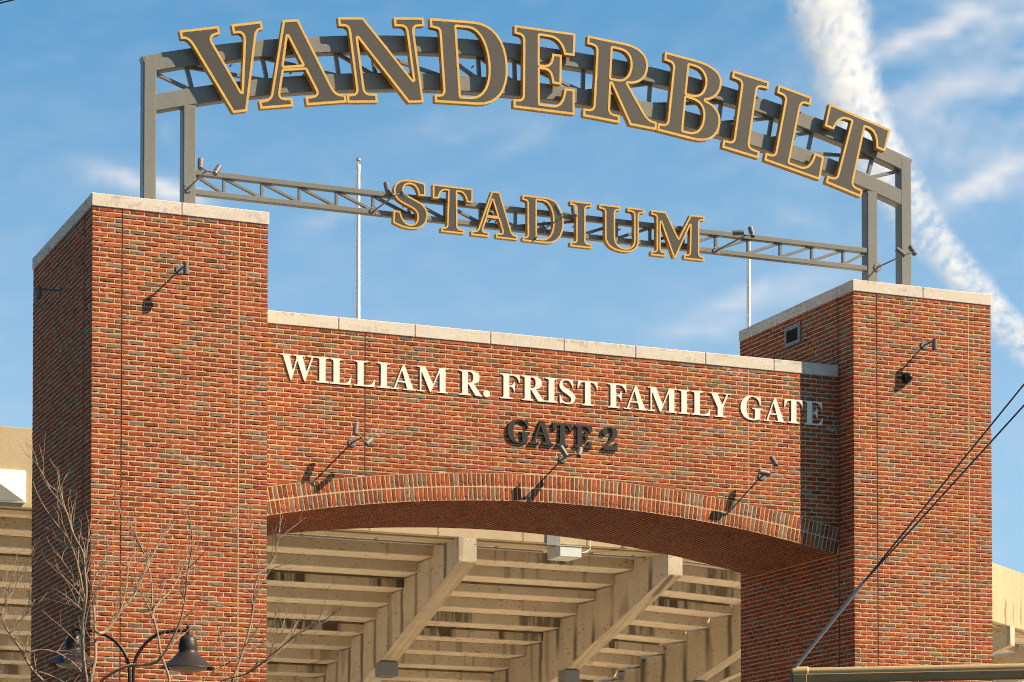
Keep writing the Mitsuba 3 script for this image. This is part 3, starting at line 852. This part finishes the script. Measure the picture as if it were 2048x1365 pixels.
# ------------------------------------------------------------------ flagpoles behind the gate
P0 = at(956, 1078.6, 53.0)
def flagpole(label, u_top, v_top, u_low, depth, r, ball):
    t = thing('flagpole', label, 'flagpole', 'flagpoles behind the gate')
    top = at(u_top, v_top, depth)
    base = np.array([top[0], top[1], P0[2] + .02])
    k = np.linspace(0, 1, 8)
    put('pole', tube([base + (top - base) * q for q in k], r * (1.5 - .5 * k), 16), 'pole_white', t, smooth=30)
    put('truck', cyl(top - [0, 0, .10], top + [0, 0, .035], r * 1.25, 16, .006), 'pole_white', t, smooth=30)
    put('spindle', cyl(top, top + [0, 0, .09], .012, 8), 'galvanized_pipe', t)
    if ball:
        m = trimesh.creation.icosphere(3, .058)
        put('ball', (m.vertices + top + [0, 0, .125], m.faces), 'gold_ball', t, smooth=True)
    put('halyard', tube([top + [-.07, -.05, -.05], base + [-.16, -.05, 1.2]], .004, 5), 'cable_steel', t)


flagpole('white flagpole with a pale gold ball, rising behind the left half of the wall', 716.6, 334, 712, 53.3, .038, True)
flagpole('white flagpole without a visible ball, rising beside the right tower', 1497.3, 474, 1497, 57.6, .036, False)

# ------------------------------------------------------------------ the stadium's grandstand behind
gs = thing('grandstand', 'weathered tan concrete grandstand seen from behind and below through the arch', 'stadium')
be = math.radians(1.5)
E1, E2, E3 = np.array([math.cos(be), math.sin(be), 0]), np.array([-math.sin(be), math.cos(be), 0]), np.array([0, 0, 1.0])
TR, RS = .80, .236


def local(v, o=P0, e1=E1, e2=E2):
    v = np.asarray(v, float)
    return o + v[:, :1] * e1 + v[:, 1:2] * e2 + v[:, 2:3] * E3


def lbox(s0, s1, d0, d1, z0, z1, b=.0, **k):
    v, f = bbox(s0, s1, d0, d1, z0, z1, b)
    return local(v, **k), f


def lprism(profile, s0, s1, **k):
    """A (d, z) profile made solid along s."""
    m = trimesh.creation.extrude_polygon(Polygon(profile), s1 - s0, engine='earcut')
    v = m.vertices
    return local(np.stack([v[:, 2] + s0, v[:, 0], v[:, 1]], 1), **k), m.faces


STEP = np.random.default_rng(31)


def step_pieces(a, b, d0, z, joint, lip, **kw):
    """One tread slab and the riser at its inner end; the riser under an open joint carries water stains."""
    u, st = STEP.uniform(0, 1, 2)
    v, f = lbox(a, b, d0 + .012, d0 + TR + .10, z, z + .10, .004, **kw)
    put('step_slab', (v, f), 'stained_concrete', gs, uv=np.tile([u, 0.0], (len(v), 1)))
    top = z - .055 if joint else z - .004
    if joint:
        v, f = lbox(a, b, d0 + TR + .085, d0 + TR + .13, z - .07, z + .02, **kw)
        put('bearing_strip', (v, f), 'stained_concrete', gs, uv=np.tile([u, 0.0], (len(v), 1)))  # backing added to block light through the open joint, so the gap stays dark
    v, f = lbox(a, b, d0 + TR, d0 + TR + .10, z - RS + .012, top, .004, **kw)
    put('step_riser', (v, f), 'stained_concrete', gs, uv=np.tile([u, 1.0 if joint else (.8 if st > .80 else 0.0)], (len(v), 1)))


FH, NR, SLB = 1.53, 22, .371


def frame(o, deg):
    t = math.radians(deg)
    return dict(o=o, e1=np.array([math.cos(t), math.sin(t), 0]), e2=np.array([-math.sin(t), math.cos(t), 0]))


# the stand bends away to the right in facets
F0 = frame(P0, 1.5)
F1 = frame(P0 + E1 * 4.54, 17.0)
F2 = frame(F1['o'] + F1['e1'] * 4.7, 37.0)
TA, TB, TC, TD = [math.tan(math.radians(q)) for q in (4.5, 11.0, -3.0, 23.0)]
for fr, cuts_ in ((F0, [-11.2, -9.0, -6.8, -4.6, -2.4, -.9, 1.0, 1.62, 3.3, 4.54]), (F1, [0, 2.3, 4.7]), (F2, [0, 2.1, 3.1, 5.4, 7.65, 9.9, 13.0, 15.4, 19.4])):
    for a, b in zip(cuts_[:-1], cuts_[1:]):
        put('fascia_panel', lbox(a + .006, b - .006, -.02, .16, 0, FH, .01, **fr), 'board_concrete', gs)
    put('fascia_ledge', lbox(cuts_[0] + .02, cuts_[-1] - .16, .165, .62, -.035, .12, .01, **fr), 'board_concrete', gs)
for fr, bays in ((F0, [(-10.7, -5.25), (-5.25, -.25), (-.25, 4.54)]), (F1, [(0, 4.7)]), (F2, [(0, 3.1), (3.1, 7.65), (7.65, 12.2), (12.2, 16.75)])):
    for a, b in bays:
        for k in range(NR if fr is not F2 else 17):
            d0, z = .55 + k * TR, .02 - k * RS
            dm = d0 + TR * .6
            # rows grow shorter behind the bends
            a2 = max(a, dm * TB) if fr is F1 else max(a, dm * TD) if fr is F2 else a
            b2 = min(b, 4.54 - dm * TA) if fr is F0 else min(b, 4.7 - dm * TC) if fr is F1 else b
            if b2 - a2 > .15 and (fr is not F2 or k < 14):
                step_pieces(a2 + .006, b2 - .006, d0, z, k % 3 == 2, 0.0, **fr)
for fr, w in ((frame(P0 - E1 * .25, 1.5), .40), (frame(F1['o'], 6.0), .36), (frame(F2['o'], 14.0), .36), *[(frame(F2['o'] + F2['e1'] * q, 37.0), .34) for q in (3.1, 7.65, 12.2, 16.75)]):
    # a raking beam: notched top under the slabs, straight sloping underside
    prof = [(-.05, -.49), (-.05, .0), (.40, .0)]
    for k in range(NR):
        d0, z = .55 + k * TR, .02 - k * RS
        prof += [(d0 + .02, z - .02), (d0 + TR - .02, z - .03)]
    prof += [(.55 + NR * TR, -.49 - SLB * (.55 + NR * TR)), (.4, -.49 - SLB * .42)]
    bv, bf = lprism(prof, -w / 2, w / 2, **fr)
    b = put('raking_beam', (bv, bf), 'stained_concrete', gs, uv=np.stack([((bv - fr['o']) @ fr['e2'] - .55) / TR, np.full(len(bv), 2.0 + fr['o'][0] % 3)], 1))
    put('soffit_face', lprism([(-.045, -.492), (.4, -.492 - SLB * .42), (4.3, -.492 - SLB * 4.32), (4.3, -.504 - SLB * 4.32), (.4, -.504 - SLB * .42), (-.045, -.504)], -w / 2 + .004, w / 2 - .004, **fr), 'beam_concrete', b)
    dc = 4.35
    zc = -.49 - SLB * dc - .02
    put('column', lbox(-w / 2 + .01, w / 2 - .01, dc, dc + .34, -P0[2], zc - .50, .02, **fr), 'stained_concrete', gs)
    put('column_head', lbox(-w / 2 - .008, w / 2 + .008, dc - .06, dc + .30, zc - .34, zc, .02, **fr), 'grey_cap_paint', gs, label='grey painted block under a raking beam')
# things fixed to the stand
j = thing('junction_box', 'pale grey metal box hanging under the stadium edge, seen just below the arch', 'box')
put('body', lbox(1.79, 2.29, -.14, .48, -.275, -.05, .012), 'pale_box', j)
put('lid_lip', lbox(1.77, 2.31, -.16, .50, -.052, -.040, .003), 'pale_box', j)
put('hanger', lbox(1.53, 1.84, -.055, -.021, -.04, .36, .004), 'vent_plate', j)  # thin dark plate set in front of the fascia beside the box
w = [local(np.array([[2.32, -.12, -.16]]))[0], local(np.array([[2.43, -.09, -.14]]))[0], local(np.array([[2.52, -.07, -.07]]))[0], local(np.array([[2.53, -.06, .12]]))[0], local(np.array([[2.54, -.05, .5]]))[0]]
put('cable', tube(w, .010, 6), 'white_metal', j)
cp = thing('conduit', 'thin grey pipe running under the stadium edge behind the arch', 'pipe')
for a, b in ((-5.0, -.5), (-.02, 1.76), (2.32, 4.2)):
    put('pipe', tube(local(np.array([[a, .64, -.075], [(a + b) / 2, .64, -.075], [b, .64, -.075]])), .024, 10), 'galvanized_pipe', cp, smooth=True)
put('pipe', tube(local(np.array([[.35, .64, -.075], [2.4, .64, -.075], [4.4, .64, -.075]]), **F1), .024, 10), 'galvanized_pipe', cp, smooth=True)
for s in (-3.6, -2.0, .7, 2.9, 3.9):
    put('clamp', lbox(s - .02, s + .02, .60, .68, -.11, .03), 'galvanized_pipe', cp)
wp = thing('wall_panel_light', 'white pyramid-fronted panel on the stadium edge at the left border of the picture', 'panel')
s1, s0, z0, z1 = -9.40, -10.55, .08, .70
put('rim', lbox(s0, s1, -.10, -.02, z0, z1, .012), 'white_panel', wp)
sm, zm = (s0 + s1) / 2, (z0 + z1) / 2
q = local(np.array([[s0 + .03, -.102, z0 + .03], [s1 - .03, -.102, z0 + .03], [s1 - .03, -.102, z1 - .03], [s0 + .03, -.102, z1 - .03], [sm, -.34, zm]]))
put('pyramid_front', (q, np.array([[0, 1, 4], [1, 2, 4], [2, 3, 4], [3, 0, 4]])), 'white_panel', wp)

# ------------------------------------------------------------------ street lamp, near the camera
LD = 28.7
sl_ = thing('street_lamp', 'black twin-arm street lamp with bell shades in front of the left tower', 'street lamp')
pt = at(263, 1400, LD)
put('pole', tube([[pt[0], pt[1], 0], [pt[0], pt[1], 1.2], pt], [.075, .06, .045], 20), 'bronze_paint', sl_, smooth=True)
put('pole_collar', cyl(pt - [0, 0, .05], pt + [0, 0, .03], .06, 20, .01), 'bronze_paint', sl_, smooth=35)
K = 1 / (FOC / LD)


def smooth_path(pts, n=40):
    pts = np.asarray(pts, float)
    from scipy.interpolate import CubicSpline
    s = np.r_[0, np.cumsum(np.linalg.norm(np.diff(pts, axis=0), axis=1))]
    return CubicSpline(s, pts)(np.linspace(0, s[-1], n))


for arm, (bu, bv), side in (([(266, 1402), (267, 1345), (273, 1315), (282, 1300), (297, 1282.5), (318, 1268.7), (342, 1263.4), (376, 1261.5)], (376, 1262), 1),
                            ([(260, 1402), (259, 1350), (257, 1331), (249, 1307.5), (233, 1286), (214, 1272.7), (187, 1263.4), (148, 1260)], (148, 1260.5), -1)):
    put('arm', tube(smooth_path([at(u, v, LD + (.06 if side < 0 else 0)) for u, v in arm]), .0195, 12), 'bronze_paint', sl_, smooth=True)
    top = at(bu, bv, LD + (.06 if side < 0 else 0))
    z = .001485
    s = 1.0 if side > 0 else .93
    prof = [(-40, 4), (-36, 14), (-28, 16), (-20, 12), (0, 15), (34, 15), (36, 30), (44, 44), (60, 58), (80, 66), (104, 69), (112, 72), (140, 72), (144, 70), (162, 71), (174, 80), (200, 104), (230, 137), (258, 172), (280, 203), (286, 205), (286, 198), (270, 176), (238, 135)]
    b = put('bell_shade', tube_profile(top, [0, 0, -1.0], [(h * z * s, r * z * s) for h, r in prof], 40), 'bronze_paint', sl_, smooth=40)
    gl = [(272, 150), (288, 140), (302, 112), (312, 70), (316, 10)]
    put('glass', tube_profile(top, [0, 0, -1.0], [(h * z * s, r * z * s) for h, r in gl], 32), 'frosted_lens', b, smooth=True)

# ------------------------------------------------------------------ evergreens left of the gate, added outside the frame so they keep the sky off its shaded side
EG = np.random.default_rng(77)
for x, y, h, lab_ in ((-13, -9, 15, 'added dark evergreen outside the picture, second nearest to the camera'), (-14.5, -1, 17, 'added tall dark evergreen outside the picture, level with the gate front'), (-13.5, 7, 16, 'added dark evergreen outside the picture, just behind the gate line'),
                      (-15, 15, 17, 'added tall dark evergreen outside the picture beside the stadium'), (-16, -18, 15, 'added dark evergreen outside the picture, nearest to the camera')):
    t = thing('evergreen_tree', lab_, 'tree', 'added evergreens left of the gate')
    put('trunk', tube([[x, y, 0], [x, y, h * .5], [x, y, h * .9]], [.35, .22, .05], 10), 'bark_skin', t, smooth=True)
    n = 5200
    zz = EG.uniform(.06, 1, n)
    rr = (1.02 - zz) ** .7 * 4.6 * np.sqrt(EG.uniform(.25, 1, n)) * (.8 + .3 * np.sin(zz * 60))
    aa = EG.uniform(0, 6.283, n)
    c = np.stack([x + rr * np.cos(aa), y + rr * np.sin(aa), h * zz], 1)
    d1, d2 = EG.normal(size=(n, 3)), EG.normal(size=(n, 3))
    d1 *= .30 / np.linalg.norm(d1, axis=1, keepdims=True)
    d2 *= .20 / np.linalg.norm(d2, axis=1, keepdims=True)
    v = np.stack([c - d1, c - d2, c + d1, c + d2], 1).reshape(-1, 3)
    put('crown', (v, np.arange(4 * n).reshape(-1, 4)), 'needle_leaf', t, kind='stuff')

# ------------------------------------------------------------------ bare trees
TRG = np.random.default_rng(5)


def grow(P, rad, twigs, density, length, level=0):
    """Side twigs along the polyline P (points in metres), growing outwards and upwards."""
    seg = np.linalg.norm(np.diff(P, axis=0), axis=1)
    L = seg.sum()
    n = max(1, int(L * density * (1.1 if level == 0 else .6)))
    cum = np.r_[0, np.cumsum(seg)]
    for i in range(n):
        s = TRG.uniform(.12, .99) * L
        k = min(np.searchsorted(cum, s) - 1, len(P) - 2)
        k = max(k, 0)
        o = P[k] + (P[k + 1] - P[k]) * ((s - cum[k]) / seg[k])
        d = (P[k + 1] - P[k]) / seg[k]
        side = TRG.normal(size=3)
        side -= d * (side @ d)
        side /= np.linalg.norm(side)
        g = d * TRG.uniform(.7, 1.3) + side * TRG.uniform(.4, .9) + np.array([0, 0, TRG.uniform(.05, .6)])
        g /= np.linalg.norm(g)
        l = length * TRG.uniform(.35, 1.25) * (1 - .45 * s / L)
        bend = TRG.normal(size=3) * .14 + np.array([0, 0, .16])
        q = [o]
        dd = g.copy()
        m = 5
        for j in range(m):
            dd = dd + bend / m + TRG.normal(size=3) * .055
            dd /= np.linalg.norm(dd)
            q.append(q[-1] + dd * l / m)
        q = np.array(q)
        r0 = min(rad * .5, .0066) if level == 0 else .0034
        twigs.append(tube(q, np.linspace(r0, .0018, m + 1), 5, caps=False))
        if level < 2 and l > .16:
            grow(q, r0, twigs, density * (1.25 if level == 0 else 1.0), length * .38, level + 1)


def bare_tree(label, depth, trunk, limbs):
    t = thing('bare_tree', label, 'tree')
    top = at(*trunk, depth)
    put('trunk', tube([[top[0] - .1, top[1], 0], [top[0] - .05, top[1], 1.0], top], [.13, .10, .075], 14), 'bark_skin', t, smooth=True)
    twigs = []
    for pts, r0, r1, dd, dens in limbs:
        P = np.array([at(u, v, depth + dd * k / max(1, len(pts) - 1)) for k, (u, v) in enumerate(pts)])
        if pts[0][1] >= 1360:
            P = np.vstack([top, (top + P[0]) / 2 + [0, 0, .1], P])
        Q = smooth_path(P, max(14, 4 * len(P)))
        r0, r1 = r0 * 1.15, r1 * 1.25
        put('limb', tube(Q, np.linspace(r0, r1, len(Q)), 8), 'bark_skin', t, smooth=True)
        grow(P[-len(pts):], r0, twigs, dens, .62)
    put('twigs', cat(twigs), 'bark_skin', t, kind='stuff')


bare_tree('bare young tree with pale trunk passing in front of the left lamp shade', 28.0, (215, 1500), [
    ([(174, 1365), (168.5, 1334), (166, 1294), (164.5, 1249), (172.5, 1187), (168.5, 1134), (164.5, 1104), (150, 1077), (136, 1035), (126, 1005), (118, 966), (112, 935)], .024, .005, -.5, 7),
    ([(168.5, 1200), (152, 1118), (131, 1072), (112, 1048), (80, 1000), (66, 966)], .010, .004, -.3, 5),
    ([(118, 985), (96, 968), (84, 948), (73, 928)], .006, .003, .2, 7),
    ([(170, 1150), (176, 1083), (183, 1040)], .008, .003, .2, 6),
    ([(168, 1225), (140, 1200), (112, 1181), (100, 1178)], .007, .003, .3, 7),
    ([(168, 1210), (146, 1175), (125, 1152), (113, 1136)], .007, .003, -.2, 7),
    ([(167, 1195), (150, 1160), (130, 1130), (118, 1112)], .007, .003, .1, 7),
    ([(182, 1368), (191, 1321), (191, 1294), (190, 1257), (187, 1214), (184, 1176), (203, 1128), (212.5, 1070)], .022, .004, .5, 6),
    ([(190, 1262), (206, 1267), (240.6, 1224.6), (267, 1192.5), (277.5, 1171), (293.6, 1136), (317.6, 1088), (352, 1043)], .017, .004, .8, 7),
    ([(240, 1224), (250, 1190), (254, 1160), (258, 1130), (275, 1105)], .008, .003, .3, 6),
    ([(339, 1368), (325.6, 1321), (315, 1267), (305.6, 1227), (304, 1174), (293.6, 1126), (275, 1077.5), (237, 1022)], .018, .003, .6, 6),
    ([(200, 1368), (224, 1347.6), (264, 1331.5), (312, 1326), (339, 1289), (355, 1257), (368.5, 1208.6), (375, 1144), (384.5, 1093.6), (378, 1027), (374, 995)], .019, .003, -.4, 6),
    ([(305, 1240), (317.6, 1207), (342, 1182), (360, 1150), (372, 1118)], .009, .003, .5, 7),
    ([(93.6, 1368), (64, 1339.6), (40, 1297), (8, 1249), (0, 1224), (-8, 1195)], .017, .008, .3, 7),
    ([(2, 1228), (19, 1195), (40, 1160), (55, 1131)], .008, .003, .2, 9),
    ([(55, 1308), (91, 1301), (134, 1318), (171, 1358)], .007, .009, .1, 8),
    ([(66, 1342), (95, 1350), (140, 1375)], .006, .008, .1, 8),
    ([(20, 1268), (45, 1240), (62, 1215), (70, 1200)], .006, .003, .1, 8)])
bare_tree('second bare tree, its thin branches crossing the right edge of the left tower', 29.0, (428, 1500), [
    ([(464, 1365), (483, 1313), (499, 1259), (507, 1211), (520, 1150), (539, 1131), (555, 1088), (566, 1032)], .018, .003, .4, 6),
    ([(521, 1148), (512, 1115), (503, 1067), (500, 1040)], .006, .003, .1, 7),
    ([(440, 1366), (490, 1350), (531, 1321), (574, 1286), (600.5, 1267), (640, 1246), (662, 1232.6), (674, 1216.6)], .011, .004, -.3, 7),
    ([(600, 1268), (608, 1243), (615, 1218)], .005, .003, 0, 6),
    ([(405, 1366), (416, 1352), (467, 1321), (520, 1291), (550, 1278), (570, 1251)], .009, .003, .3, 6),
    ([(470, 1366), (520, 1335), (560, 1306), (580, 1290), (592, 1262)], .007, .003, .5, 6),
    ([(452, 1366), (447, 1320), (440, 1275), (430, 1240)], .007, .003, .2, 6)])

# ------------------------------------------------------------------ signal arm with tie cables, bottom right, and overhead wires
ga = thing('cantilever_arm', 'tan steel mast arm with a sleeved end, held by tie cables, bottom right', 'mast arm')
A, B = at(1612, 1352, 25.0), at(2560, 1333, 24.2)
dirv = (B - A) / np.linalg.norm(B - A)
put('arm', (lambda v, f: (np.asarray(v) @ np.array([dirv, np.cross([0, 0, 1.0], dirv), np.cross(dirv, np.cross([0, 0, 1.0], dirv))]) + A, f))(*bbox(.0, 4.6, -.05, .05, -.075, .012, .008)), 'shaded_tan_paint', ga)
put('top_pipe', tube([A + [0, 0, .030] + dirv * .0, A + [0, 0, .030] + dirv * 4.6], .044, 16), 'sunlit_tan_paint', ga, smooth=30)
put('end_sleeve', cyl(A + [0, 0, .032] - dirv * .135, A + [0, 0, .032] + dirv * .03, .054, 20, .012), 'sunlit_tan_paint', ga, smooth=35)
put('end_box', (lambda v, f: (np.asarray(v) @ np.array([dirv, np.cross([0, 0, 1.0], dirv), np.cross(dirv, np.cross([0, 0, 1.0], dirv))]) + A, f))(*bbox(-.125, .012, -.056, .056, -.092, .012, .008)), 'shaded_tan_paint', ga)
put('bracket', (lambda v, f: (np.asarray(v) @ np.array([dirv, np.cross([0, 0, 1.0], dirv), np.cross(dirv, np.cross([0, 0, 1.0], dirv))]) + A, f))(*bbox(-.15, -.128, -.05, .05, -.11, .02, .004)), 'lamp_grey', ga)
side = np.cross([0, 0, 1.0], dirv)
MB = B + side * .75
put('mast', tube([[MB[0], MB[1], 0], [MB[0], MB[1], 11.4]], [.16, .11], 20), 'shaded_tan_paint', ga, smooth=True)
put('mast_bracket', cyl(B - dirv * .15, MB - dirv * .15, .06, 12), 'shaded_tan_paint', ga, smooth=35)
e = at(1590, 1336, 25.0)
split = at(1726, 1167, 24.88)
put('turnbuckle_rod', tube([e, split], .019, 10), 'cable_steel', ga, smooth=True)
for uv_ in ((2048, 770), (2048, 812)):
    far = at(*uv_, 24.55)
    far = split + (far - split) * 2.3
    put('tie_cable', tube([split + (e - split) * .15, split, far], .0085, 8), 'cable_black', ga, smooth=True)
ow = thing('overhead_wire', 'dark overhead wires clipping the top left corner of the picture', 'wire')
for (u0, v0), (u1, v1), r in (((-300, 83), (300, -68), .0045), ((-300, 78), (300, -82), .0140)):
    put('wire', tube([at(u0, v0, 14), at(u1, v1, 14)], r, 8), 'cable_black', ow, smooth=True)

# ------------------------------------------------------------------ the broad aircraft trail high behind the gate: a real cloud of ice
CT = np.array([1817.37, 2960.94, 1017.59])
PXM = 3500 / FOC
line = np.array([(1640, -80), (1652, 0), (1683, 120), (1703, 200), (1730, 270), (1778, 350), (1834, 440), (1893, 520), (1962, 600), (2050, 695), (2150, 795)], float)
wid = np.array([92, 88, 74, 74, 70, 60, 50, 45, 43, 40, 40], float) * PXM
la, lb = (line[:, 0] - 1800) * PXM, -(line[:, 1] - 360) * PXM
HA, HB, HC = 235.0, 292.0, 62.0
NXg, NYg, NZg = 210, 44, 250
ga_, gc_, gb_ = np.meshgrid(np.linspace(-HA, HA, NXg), np.linspace(-HC, HC, NYg), np.linspace(-HB, HB, NZg), indexing='ij')
from scipy.interpolate import CubicSpline
ts = np.linspace(0, 1, len(line))
tt = np.linspace(0, 1, 160)
ca, cb, cw = CubicSpline(ts, la)(tt), CubicSpline(ts, lb)(tt), np.interp(tt, ts, wid)
from scipy.spatial import cKDTree
dist2, idx = cKDTree(np.stack([ca, cb], 1)).query(np.stack([ga_[:, 0, :].ravel(), gb_[:, 0, :].ravel()], 1))
dist2, idx = dist2.reshape(NXg, NZg), idx.reshape(NXg, NZg)
tn = np.stack([np.gradient(ca), np.gradient(cb)], 1)
sgn = (ga_[:, 0, :] - ca[idx]) * -tn[idx, 1] + (gb_[:, 0, :] - cb[idx]) * tn[idx, 0]
wl = cw[idx][:, None, :]
q = np.stack([ga_, gc_, gb_], -1)
big = meshkit.fbm(q / np.array([34.0, 70.0, 34.0]), 3, 4) - .5
sml = meshkit.fbm(q / np.array([8.0, 34.0, 8.0]), 3, 8) - .5
rr = np.sqrt(dist2[:, None, :] ** 2 + (gc_ * 1.05) ** 2) / wl
ragged = np.where(sgn[:, None, :] > 0, .55, 1.0)
edge = rr + ragged * (.9 * big + .95 * sml)
dens = np.clip((1.10 - edge) / .42, 0, 1) * np.clip(.55 + 3.5 * sml + 1.7 * big, .04, 2.4)
grid = mi.VolumeGrid(np.ascontiguousarray(dens.transpose(2, 1, 0)[..., None].astype(np.float32)))
Mx = np.eye(4)
FH_ = np.array([-syw, cyw, 0])
Mx[:3, 0], Mx[:3, 1], Mx[:3, 2], Mx[:3, 3] = RIGHT * HA, FH_ * HC, np.array([0, 0, HB]), CT
Mt = T(Mx.tolist())
scene['contrail'] = {'type': 'cube', 'to_world': Mt, 'bsdf': {'type': 'null'},
                     'interior': {'type': 'heterogeneous', 'albedo': {'type': 'constvolume', 'value': .995}, 'scale': .026,
                                  'sigma_t': {'type': 'gridvolume', 'grid': grid, 'to_world': Mt @ T().translate([-1, -1, -1]).scale(2.0)}}}
labels['contrail'] = {'label': 'broad white aircraft trail curving down the right side of the blue sky', 'category': 'cloud', 'kind': 'stuff'}
